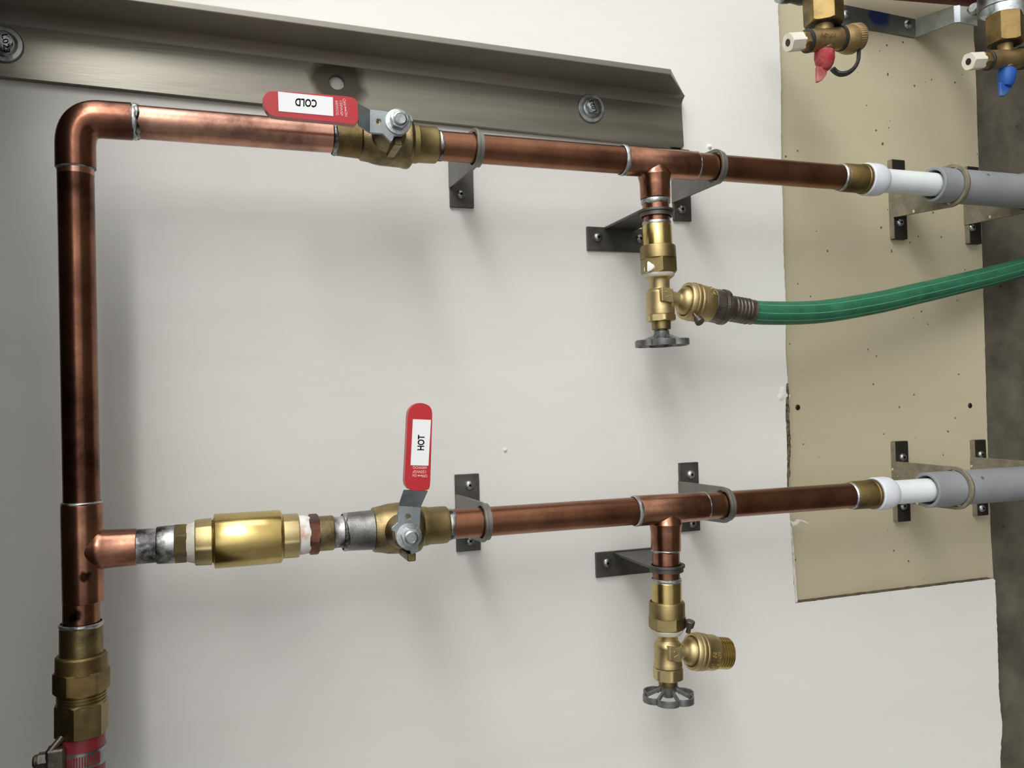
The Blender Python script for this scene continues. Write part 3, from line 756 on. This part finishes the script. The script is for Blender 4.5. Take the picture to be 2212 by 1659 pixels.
def dusty(label, pl, root, ax, screws):
    t = bracket(label, pl, DB, .006, root, ax, 'x', screws, **big)
    ch = [c for c in t.children if c.name.startswith('wall_plate')]
    # dust settled on the upward facing edge of the plate
    u0, v0, u1, v1 = pl; df = DB+.006; um, vm_ = (u0+u1)/2, (v0+v1)/2
    z = P(u0, vm_, df).z; xa, xb = P(um, v0, df).x, P(um, v1, df).x
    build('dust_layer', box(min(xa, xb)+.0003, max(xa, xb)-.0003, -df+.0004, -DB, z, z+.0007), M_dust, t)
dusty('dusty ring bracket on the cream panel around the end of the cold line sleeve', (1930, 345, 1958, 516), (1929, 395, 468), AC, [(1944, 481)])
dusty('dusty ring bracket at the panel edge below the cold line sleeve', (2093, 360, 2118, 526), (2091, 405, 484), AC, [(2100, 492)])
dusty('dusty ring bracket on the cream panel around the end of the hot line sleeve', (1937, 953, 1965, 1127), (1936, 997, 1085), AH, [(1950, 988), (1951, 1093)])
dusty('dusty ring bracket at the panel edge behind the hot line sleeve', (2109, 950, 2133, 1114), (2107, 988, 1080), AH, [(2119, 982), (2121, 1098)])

# ------------------------------------------------------------------ hose taps
def wheel_geo(ax, t0, R_, hub=.0062, lobes=6, ph=0., hgt=.0052, dish=.004):
    e1, e2 = basis(ax.d); n = 144; V, Fc = [], []
    def r(th): return R_*(.80+.20*abs(math.sin(lobes/2*(th+ph)))**.62)
    for i in range(n):
        th = 2*math.pi*i/n; c, s = math.cos(th), math.sin(th)
        for (dr, s_) in ((0, 0), (0, hgt), (-.0016, hgt), (-.0016, 0)):
            q = r(th)+dr; V.append(ax.at(t0+s_)+e1*(q*c)+e2*(q*s))
    for i in range(n):
        k = (i+1) % n
        for j in range(4):
            m = (j+1) % 4; Fc.append((4*i+j, 4*k+j, 4*k+m, 4*i+m))
    return V, Fc
def spoke(ax, t0, th, r0, r1, hgt):
    e1, e2 = basis(ax.d); rd = e1*math.cos(th)+e2*math.sin(th); tg = -e1*math.sin(th)+e2*math.cos(th)
    a, b = ax.at(t0-.004)+rd*r0, ax.at(t0+hgt*.5)+rd*r1; dr = (b-a); L_ = dr.length; dr.normalize()
    return obox((a+b)/2, dr, tg, dr.cross(tg), L_, .0022, .0030)
def tap(label, ax, prof, wheel_v, wheel_w, seg, out_ax, outp, hexph, whph):
    t = thing('hose_tap', label, 'tap', ax.at(ax.tv(seg['body'][0][0])), 'brass hose taps')
    build('inlet_sleeve', lpx(ax, 'v', seg['sleeve']), M_brass, t, bevel=.0004)
    build('inlet_collar', lpx(ax, 'v', seg['collar']), M_brassd, t, bevel=.0004)
    hx_ = build('inlet_hexagon', hexnut(ax, 'v', *seg['hex'], hexph), M_brassd, t)
    build('tape_ring', lpx(ax, 'v', seg['tape']), M_tape, t)
    bd = build('tap_body', join(lpx(ax, 'v', seg['body']), lpx(out_ax, 'u', outp['neck'])), M_brassc, t, bevel=.0005)
    build('bonnet_nut', hexnut(ax, 'v', *seg['bonnet'], .2), M_brassc, t)
    build('packing_nut', lpx(ax, 'v', seg['pack']), M_brassd, t, bevel=.0004)
    build('stem', lpx(ax, 'v', seg['stem']), M_brassd, t, bevel=.0003)
    r = rad(ax, 'v', wheel_v, wheel_w)
    wt = ax.tv(wheel_v)-.0026
    wh = build('handwheel', join(wheel_geo(ax, wt, r, ph=whph), lathe(ax.a, ax.d, [(wt-.008, .0052), (wt-.0075, .0062), (wt-.003, .0066), (wt+.001, .0050), (wt+.0030, .0042)], 32)), M_wheel, t, bevel=.0003)
    for k in range(6):
        th = -whph+math.pi/6+k*math.pi/3
        build('spoke', spoke(ax, wt, th-math.pi/6, .0045, r*.80, .0052), M_wheel, wh, bevel=.0004)
    # square pad with the raised maker's mark
    pv = seg['pad']; c = P(*pv, DT+.0105); s_ = .0105
    e1 = Vector((0, -1, 0)); pd = build('square_pad', obox(c, ax.d, out_ax.d, Vector((0, 1, 0)), .0115, .0105, .007), M_brassc, bd, bevel=.0006)
    cc = c+Vector((0, -.0035, 0)); dn = ax.d; rt = out_ax.d
    def bar(a, b, w_=.0009):
        A1, B1 = cc+rt*a[0]+dn*a[1], cc+rt*b[0]+dn*b[1]; dd = (B1-A1); L_ = dd.length; dd.normalize()
        return obox((A1+B1)/2, dd, Vector((0, 1, 0)), dd.cross(Vector((0, 1, 0))), L_, .0010, w_)
    build('raised_mark', join(bar((-.0016, .0024), (.0026, .0000)), bar((-.0012, -.0022), (.0018, -.0004)), bar((-.0016, -.0026), (-.0010, -.0022), .0011)), M_brassc, bd, bevel=.0002)
    return t
def knurl(ax, key, x0, x1, w, n=100):
    return lpx(ax, key, [(x0, w*.99), (x0+.6, w), (x1-.6, w), (x1, w*.99)], n*4, rfun=lambda th, s: 1+.006*math.sin(th*n+s*2400))
def breaker(t, oa, pr_, screw_uv, sd):
    b = build('vacuum_breaker', join(lpx(oa, 'u', pr_['dome'], 64), lpx(oa, 'u', pr_['cyl'], 64)), M_brassc, t, bevel=.0003)
    for k in pr_['knurl']: build('knurled_band', knurl(oa, 'u', *k), M_brassc, b)
    c = P(*screw_uv)
    build('set_screw', join(lathe(c, sd, [(0, .0019), (.006, .0019)], 16), lathe(Vector(c)+Vector(sd).normalized()*.005, sd, [(0, .0034), (.0052, .0040), (.0058, .0034)], 20)), M_gun, b, bevel=.0003)
    return b
OC = Ax(P(1428, 641, DT), P(1560, 663.5, DT+.001))
OH = Ax(P(1443, 1404, DT), P(1566, 1411, DT+.001))
cold_seg = dict(sleeve=[(486, 62), (489, 65), (536, 65)], collar=[(531, 74), (535, 78), (560, 79)], hex=(558, 591, 80),
    tape=[(588, 70), (592, 70), (598, 65), (600, 60)],
    body=[(597, 62), (601, 58), (604, 48), (609, 45), (624, 45), (629, 56), (631, 59), (664, 61), (667, 62), (680, 61)],
    bonnet=(680, 694, 66), pack=[(692, 42), (695, 43), (711, 41.5), (712, 40)], stem=[(709, 27), (716, 27), (718, 22), (722, 22)], pad=(1438, 638))
tc_ = tap('brass hose tap of the cold line with the green hose screwed on', ABc, None, 741, 124, cold_seg, OC,
    dict(neck=[(1428, 34), (1455, 32), (1468, 31), (1476, 36)]), .25, .10)
build('hub_nut', hexnut(ABc, 'v', 720, 733, 36, .4), M_zinc2, tc_)
nd = Vector((0, -.42, .91)); pc_ = ABc.at(ABc.tv(580))
build('white_paint_dab', lathe(pc_+nd*(rad(ABc, 'v', 575, 80)*.90), nd, [(-.002, .0046), (.0006, .0044), (.0009, .0034)], 20, rfun=lambda th, s: 1+.16*math.cos(3*th+.6)), M_whitep, tc_)
br = breaker(tc_, OC, dict(dome=[(1462, 29), (1465, 34), (1467, 42), (1469.5, 49), (1472.5, 55), (1476, 59), (1480, 61.5), (1483, 62)],
    cyl=[(1484, 62), (1482.5, 65), (1480, 68), (1479, 78), (1481, 81), (1488, 82.5), (1497, 82.5), (1498, 80), (1504, 80.5), (1516, 80), (1530, 76), (1533, 72)],
    knurl=[(1491, 1496.5, 84), (1500.5, 1506, 82.5)]), (1499, 678, DT+.010), (.0, -.35, -.0) if False else (-.75, -.65, -.15))
build('thread_collar', lpx(OC, 'u', [(1530, 70), (1537, 69)]), M_brassd, br)
hh = thing('garden_hose', 'green garden hose leading from the cold tap across the cream panel', 'garden hose', P(1800, 670, .07))
cpl = build('steel_coupling', join(lpx(OC, 'u', [(1532, 64), (1533, 72), (1551, 74), (1552, 71), (1555, 71), (1556, 77), (1564, 77), (1566, 73), (1568, 60)], 160, rfun=lambda th, s: 1+.006*math.sin(40*th))), M_gun, hh, bevel=.0003)
rb = [(1566, 56), (1578, 56)]
for i in range(5):
    u0 = 1580+i*7.6; rb += [(u0, 53), (u0+1.6, 57), (u0+3.6, 57), (u0+5.2, 53)]
rb += [(1620, 53), (1624, 55), (1626, 51)]
build('ferrule', lpx(OC, 'u', rb), M_gun, hh)
hp_px = [(1616, 673.2, DT), (1650, 676, DT), (1700, 676.5, DT-.001), (1750, 675, DT-.003), (1800, 670, DT-.006), (1850, 662, DT-.010), (1909, 651, DT-.016), (1965, 638, DT-.022), (2020, 625.5, DT-.030), (2080, 611, DT-.038), (2130, 599, DT-.046), (2212, 577, DT-.058), (2300, 553, DT-.066)]
hpts = catmull([OC.at(OC.tu(1622))]+[P(*q) for q in hp_px[1:]], 8)
def hose_r(th): return 1+.012*abs(math.sin(th*5))
build('hose_tube', tube(hpts, .0101, 60, rfun=hose_r), M_hose, hh, angle=60)
stripes = []
for th in (.15, .8, -.6):
    sp = []
    e1 = Vector((0, -1, 0)); t0 = (hpts[1]-hpts[0]).normalized(); e1 = (e1-t0*e1.dot(t0)).normalized()
    for i, p_ in enumerate(hpts):
        t = (hpts[min(i+1, len(hpts)-1)]-hpts[max(i-1, 0)]).normalized(); e1 = (e1-t*e1.dot(t)).normalized(); e2 = t.cross(e1)
        sp.append(p_+(e1*math.cos(th)+e2*math.sin(th))*.00995)
    stripes.append(tube(sp, .00042, 8))
build('pale_stripes', join(*stripes), M_hosel, hh)

hot_seg = dict(sleeve=[(1254, 62), (1257, 66), (1308, 66)], collar=[(1298, 74), (1302, 78), (1332, 79)], hex=(1328, 1357, 79),
    tape=[(1358, 66), (1359, 71), (1363, 68), (1369, 60)],
    body=[(1363, 56), (1368, 50), (1372, 45), (1382, 45), (1387, 54), (1391, 60), (1396, 61), (1398, 59), (1428, 59.5), (1431, 62), (1440, 62)],
    bonnet=(1441, 1466, 67), pack=[(1463, 42), (1466, 42), (1479, 41.5), (1481, 40)], stem=[(1478, 27), (1487, 25), (1492, 25)], pad=(1455, 1412))
th_ = tap('brass hose tap of the hot line with nothing screwed on its outlet', ABh, None, 1504, 119, hot_seg, OH,
    dict(neck=[(1443, 34), (1468, 33), (1480, 33), (1488, 40)]), .0, .0)
brh = breaker(th_, OH, dict(dome=[(1474, 31), (1477, 38), (1479.5, 46), (1482, 52), (1485, 57), (1489, 61), (1493, 63), (1496, 64)],
    cyl=[(1497, 64), (1495, 67), (1492.5, 70), (1491.5, 79), (1494, 82), (1499, 83.5), (1514, 82), (1515, 80.5), (1538, 79), (1543, 76)],
    knurl=[(1502, 1508, 84.5), (1511, 1517, 83)]), (1486, 1367, DT+.008), (.95, -.25, -.1))
outl = [(1541, 70)]
for i in range(5):
    u0 = 1545+i*5.2; outl += [(u0, 70), (u0+2, 70.5), (u0+3, 67), (u0+4.4, 67)]
outl += [(1571, 69)]
s_end = OH.tu(1571)
build('threaded_outlet', join(lpx(OH, 'u', outl, caps=(True, False))), M_brass, brh)
rr_ = rad(OH, 'u', 1528, 80)
text_wrap('raised_lettering', 'BREAKER', OH, OH.tu(1535.5), rr_*.99, .22, .0155, .0030, M_brassc, brh, flip=-1, bold=.0)
text_wrap('raised_lettering', 'PSI 180', OH, OH.tu(1524.5), rr_*1.01, .25, .0150, .0028, M_brassc, brh, flip=-1, bold=.0)
rc_ = rad(OC, 'u', 1520, 80)
e1, e2 = basis(OC.d)
for th, tt in ((-.55, 1526), (-.95, 1523)):
    c = OC.at(OC.tu(tt)); nr = e1*math.cos(th)+e2*math.sin(th)
    pp = [];  tg = -e1*math.sin(th)+e2*math.cos(th)
    for i in range(24):
        a = 2*math.pi*i/24; x_, y_ = .0019*math.cos(a), .0019*math.sin(a)
        q = th+y_/rc_
        pp.append(c+OC.d*x_+(e1*math.cos(q)+e2*math.sin(q))*(rc_+.0002))
    pp.append(pp[0])
    build('raised_ring', tube(pp, .0003, 8, caps=False), M_brassc, br)

# ------------------------------------------------------------------ steel angle
Acr, Bcr = P(-90, 13.6, .006), P(1472, 212, .006)
bd = (Bcr-Acr); Lb = bd.length; bd.normalize(); bd.y = 0; bd.normalize()
pa = Vector((bd.z, 0, -bd.x)); 
if (P(1000, 270, .006)-Acr).dot(pa) < 0: pa = -pa        # towards the lower edge in the picture
def along(p): return (p-Acr).dot(bd)
def acr(p): return (p-Acr).dot(pa)
Wf = .5*(acr(P(1478, 320, .006))+acr(P(553, 223, .006)))
lo_, hi_ = .01, .16
for _ in range(40):
    m_ = (lo_+hi_)/2
    # perpendicular distance from the corner line at height m_
    if acr(P(1100, 114, m_)) < 0: lo_ = m_
    else: hi_ = m_
dl = m_
print('leg height', dl, 'flange', Wf, 'RP px check', rad(AC, 'u', 1100, 63), rad(AC, 'u', 350, 75), rad(AC, 'u', 1780, 53.5), rad(AL, 'v', 700, 83), rad(AC, 'u', 2040, 75), 'wheel', rad(ABc, 'v', 741, 124))
sEnd = Lb; sTip = along(P(1449, 158, dl)); sLow = along(P(1478, 320, .006))
print('ends', sEnd, sTip, sLow)
ai = thing('steel_angle', 'long dark steel angle iron bolted to the wall above the cold pipe', 'angle iron', P(740, 180, 0))
hole = P(728, 177, .006)
def W3(s, a, d): q = Acr+bd*s+pa*a; return Vector((q.x, -d, q.z))
fl = [W3(0, -.005, .006), W3(sEnd, -.005, .006), W3(sEnd, .004, .006), W3(sEnd+(sLow-sEnd)*.9, Wf-.002, .006), W3(sLow-.002, Wf, .006), W3(0, Wf, .006)]
hl_ = [hole+Vector((.0062*math.cos(i*math.pi/16), 0, .0062*math.sin(i*math.pi/16))) for i in range(32)]
M_steel2 = mat('dark_mill_steel_flange', srgb(116, 113, 104), srgb(160, 156, 144), 7, metal=.9, rough=.30, rough2=.40, stretch=(5, 1, .4), lo=.3, hi=.7, bump=.08, bscale=120,
               blob=[(tuple(hole-ORG[ai.name]), .021, srgb(64, 58, 48), .9)])
build('wall_flange', prism(fl, (0, .006, 0), [hl_]), M_steel2, ai, bevel=.0008)
# standing leg with a rounded root and mitred end
prof = [(-.005, 0.002), (-.005, dl), (-.0045, dl+.0004), (-.0005, dl+.0004), (0, dl)]
rfil = .009
prof += [(0, .006+rfil)]+[(rfil*(1-math.cos(a)), .006+rfil*(1-math.sin(a))) for a in [i*math.pi/12 for i in range(1, 7)]]+[(rfil, .002)]
V, Fc = [], []
for (a, d) in prof:
    f = max(0., min(1., (d-.012)/(dl-.012))); se = sEnd+(sTip-sEnd)*f
    V += [W3(0, a, d), W3(se, a, d)]
n_ = len(prof)
for i in range(n_):
    k = (i+1) % n_; Fc.append((2*i, 2*i+1, 2*k+1, 2*k))
Fc.append(tuple(2*i for i in range(n_))); Fc.append(tuple(2*i+1 for i in range(n_)))
build('standing_leg', (V, Fc), M_steel, ai, bevel=.0005)
def bolt(u, v, s, txt, right, up, tl, thh, lab):
    c = P(u, v, .006); sd = Vector((0, -1, 0))
    b = build('lag_bolt', join(lathe(c, sd, [(0, .0128*s), (.0012*s, .0130*s), (.0022*s, .0124*s)], 48), lathe(c, sd, [(.0022*s, .0096*s), (.0030*s, .0090*s), (.004*s, .0074*s)], 40)), M_zinc2, ai, bevel=.0002, label=lab)
    hd = build('bolt_head', join(hexrod(c, sd, .003*s, .0085*s, .0073*s, .45), lathe(c, sd, [(.0078*s, .0062*s), (.0092*s, .0060*s), (.0095*s, .0053*s)], 36)), M_zinc2, b)
    return hd
for (u, v, s, right, up, tl, thh, tu, tv) in ((8, 97, 1.0, (.16, 1), (1, -.14), 40, 13, 13, 94), (1276, 235, 1.0, (-.35, -1), (-1, .33), 25, 8, 1281, 229)):
    hd = bolt(u, v, s, None, None, None, 0, 0, 'zinc hex bolt with wide washer')
    dd_ = .006+.0096*s
    text_px('stamped_number', 'L023', tu, tv, dd_, right, up, tl, thh, M_ink, hd, bold=.01, th=.0001)

# ------------------------------------------------------------------ group at the top right
DV = .10
# galvanised strap bracket
gb = thing('strap_bracket', 'galvanised strap bracket with blue marking, bent out from the cream panel', 'bracket', P(1900, 40, -.0095))
M_galvb2 = mat('galvanised_with_blue_mark', srgb(96, 102, 100), srgb(120, 124, 116), 30, metal=.6, rough=.42,
               blob=[(tuple(P(1898, 32, -.0072)-P(1900, 40, -.0095)), .013, srgb(34, 60, 128), .85)])
build('wall_strap', px_poly([(1760, -4), (1824, 10), (1900, 25), (1977, 41), (1980, 60), (1976, 81), (1900, 67), (1855, 60), (1760, 42)], -.0072, .002), M_galvb2, gb, bevel=.0003)
q = [P(1977, 40, -.0072), P(1976, 81, -.0072), P(2062, 49, .036), P(2060, 12, .036)]
build('bent_arm', prism(q, Vector((-.0, .0, -.0022))), M_galv, gb, bevel=.0004)
q = [P(2060, 12, .036), P(2062, 49, .036), P(2074, 48, .040), P(2074, 10, .040)]
build('bend', prism(q, (0, .002, -.001)), M_zinc, gb, bevel=.0004)
q = [P(2074, 12, .040), P(2074, 48, .040), P(2112, 56, .046), P(2112, 18, .046)]
build('end_tab', prism(q, (0, .002, 0)), M_galv, gb, bevel=.0004)
c = P(1961, 54, -.0072); build('screw', lathe(c, (0, -1, 0), [(0, .0052), (.0008, .0052), (.0026, .0036), (.0032, .001)], 24), M_zinc2, gb)
c = P(1826, 32, -.0072); build('screw', lathe(c, (0, -1, 0), [(0, .0046), (.0008, .0046), (.0026, .003), (.0032, .001)], 24), M_zinc2, gb)
# clamp ring with its screw
rc = thing('pipe_clamp', 'shiny galvanised pipe clamp above the blue handled drain valve', 'pipe clamp', P(2170, 5, DV))
AV2 = Ax(P(2172, -40, DV), P(2170, 120, DV))
sA, sB = AV2.tv(-30), AV2.tv(24)
build('clamp_ring', lathe(AV2.a, AV2.d, [(sA, .0215), (sA, .0235), (sB, .0235), (sB, .0215)], 64, caps=(False, False)), M_zinc2, rc)
build('clamp_tab', prism([P(2120, 14, .062), P(2116, 38, .062), P(2150, 22, .085), P(2150, -4, .085)], (0, .003, 0)), M_galv, rc, bevel=.0004)
sp_ = P(2112, 24, .052)
build('clamp_screw', join(lathe(sp_, (0, 0, 1), [(-.008, .0022), (.012, .0022)], 16), lathe(P(2106, 20, .055), (.1, -.3, 1), [(-.005, .0030), (-.003, .0058), (.002, .0062), (.005, .0040)], 28)), M_zinc2, rc)
# drain valves
def drain(label, cu, mainv, k, handle, hm, full, hpoly, nutp, ncol, name2):
    t = thing('drain_valve', label, 'valve', P(cu, mainv[1], DV), 'brass drain valves')
    ax = Ax(P(*mainv[2], DV), P(*mainv[3], DV))          # runs along the picture (vertical in the room)
    nk = Ax(P(*nutp[0], DV), P(*nutp[1], DV))
    un = build('union_nut', hexnut(nk, 'v', *nutp[2]), M_brasso, t)
    sn_ = nk.tv(nutp[2][1]); build('nut_recess', lathe(nk.at(sn_), nk.d, [(-.0002, .0125), (.0006, .0120)], 32), M_brkd, un)
    build('valve_body', join(lpx(ax, 'u', k['body']), lpx(nk, 'v', k['neck']), lpx(nk, 'v', k['under'])), M_bronze, t, bevel=.0006)
    build('plug_hexagon', hexnut(ax, 'u', *k['hex2']), M_bronze, t)
    wc = build('plastic_cap', hexnut(ax, 'u', *k['hex1']), M_ivory, t, label='ivory hexagonal plug')
    s_ = ax.tu(k['hex1'][0]); build('plug_recess', lathe(ax.at(s_), ax.d, [(-.0002, .0030), (.0006, .0029)], 24), M_brkd, wc)
    build('sealing_ring', lpx(ax, 'u', k['oring']), M_rub, t)
    if full:
        build('strap_ring', lpx(ax, 'u', [(1811, 53), (1812, 58), (1817, 58), (1818, 54)]), M_rub, t)
        oc_ = Ax(P(1740, 92, DV), P(1815, 87, DV))
        build('outlet_collar', lpx(oc_, 'u', [(1817, 54), (1824, 62), (1830, 66), (1840, 66), (1842, 58)]), M_bronze, t, bevel=.0005)
        build('knurled_cap', lpx(ax, 'u', [(1837, 58), (1839, 62), (1855, 62), (1858, 52), (1860, 22), (1862, 18)], 160, rfun=lambda th, s: 1+.016*math.sin(38*th)), M_bronze, t)
        sp = catmull([P(1798, 148, DV-.004), P(1806, 156, DV-.004), P(1817, 160, DV-.002), P(1832, 157, DV), P(1845, 147, DV), P(1853, 133, DV+.002), P(1855, 118, DV+.002), P(1855, 104, DV)], 8)
        n = len(sp)
        build('retaining_strap', tube(sp, .0022, 16, rfun=lambda th: 1+.35*math.cos(2*th)), M_rub, t)
        text_px('cast_number', '17-01', 1790, 76, DV+.0110, (-1, .03), (.0, 1), 30, 8, M_brassd, t, th=.0003)
    # handle: rounded cone then a flat tab
    hx = Ax(P(*handle[0], DV), P(*handle[1], DV))
    hh_ = build('handle', join(lpx(hx, 'v', handle[2]), px_poly(hpoly, DV+.002, .0035)), hm, t, bevel=.0012)
    build('handle_gasket', lpx(hx, 'v', [(handle[2][0][0]-2, handle[2][0][1]*.96), (handle[2][0][0]+1, handle[2][0][1]*.98)]), M_rub, t)
    return t
drain('brass drain valve with a red handle, black strap and knurled cap', 1780, (0, 84, (1740, 89), (1815, 83)),
      dict(body=[(1744, 50), (1747, 52), (1812, 52)], neck=[(28, 60), (34, 58), (40, 46), (50, 42), (70, 42)], under=[(84, 40), (98, 40), (108, 36), (110, 34)],
           hex1=(1702, 1732, 44, .1), hex2=(1730, 1743, 46, .4), oring=[(1741, 50), (1742, 54), (1746, 54), (1748, 50)]),
      ((1781, 108), (1781, 150), [(110, 43), (113, 45), (126, 46), (138, 40), (147, 30), (152, 20)]), M_redh, True,
      [(1766, 142), (1790, 146), (1786, 162), (1778, 172), (1770, 177), (1766, 176)], ((1777, -10), (1782, 100), (-30, 54, 88, .15)), None, None)
drain('brass drain valve with a blue handle at the top right corner', 2170, (0, 130, (2125, 131), (2205, 126)),
      dict(body=[(2133, 42), (2136, 44), (2206, 44), (2230, 46)], neck=[(84, 58), (92, 56), (97, 36), (104, 34), (120, 34)], under=[(126, 34), (140, 34), (148, 32)],
           hex1=(2092, 2119, 41, .1), hex2=(2117, 2131, 41, .4), oring=[(2131, 42), (2132, 45), (2134.5, 45), (2136, 42)]),
      ((2176, 148), (2172, 190), [(150, 38), (153, 42), (166, 43), (178, 38), (188, 26)]), M_blueh, False,
      [(2160, 176), (2192, 178), (2186, 190), (2178, 202), (2170, 208), (2163, 207)], ((2169, 20), (2173, 140), (34, 96, 86, .0)), None, None)
build('strap_ring', lpx(Ax(P(2125, 131, DV), P(2205, 126, DV)), 'u', [(2203, 46), (2204, 51), (2209, 51), (2210, 46)]), M_rub, bpy.data.objects['drain_valve.001'])
# black connector and red vessel at the picture's top edge
bc = thing('black_connector', 'glossy black ribbed connector at the top edge beside the red handled valve', 'connector', P(1715, -6, .085))
build('connector_body', lpx(Ax(P(1690, -14, .08), P(1760, -14, .08)), 'u', [(1686, 40), (1690, 46), (1702, 46), (1704, 42), (1712, 44), (1730, 54), (1742, 50), (1746, 30)], 40), M_black, bc, bevel=.0005)
build('silver_ring', lpx(Ax(P(1690, -14, .08), P(1760, -14, .08)), 'u', [(1680, 34), (1682, 42), (1687, 42), (1688, 36)], 40), M_zinc2, bc)
rv = build('red_pipe', tube([P(1860, -52, .03), P(1990, -40, .03), P(2125, -27, .03), P(2220, -20, .03)], .0190, 48), M_redp)
tag(rv, 'dark red painted pipe along the top edge above the strap bracket', 'pipe')
print('objects', len(bpy.data.objects))
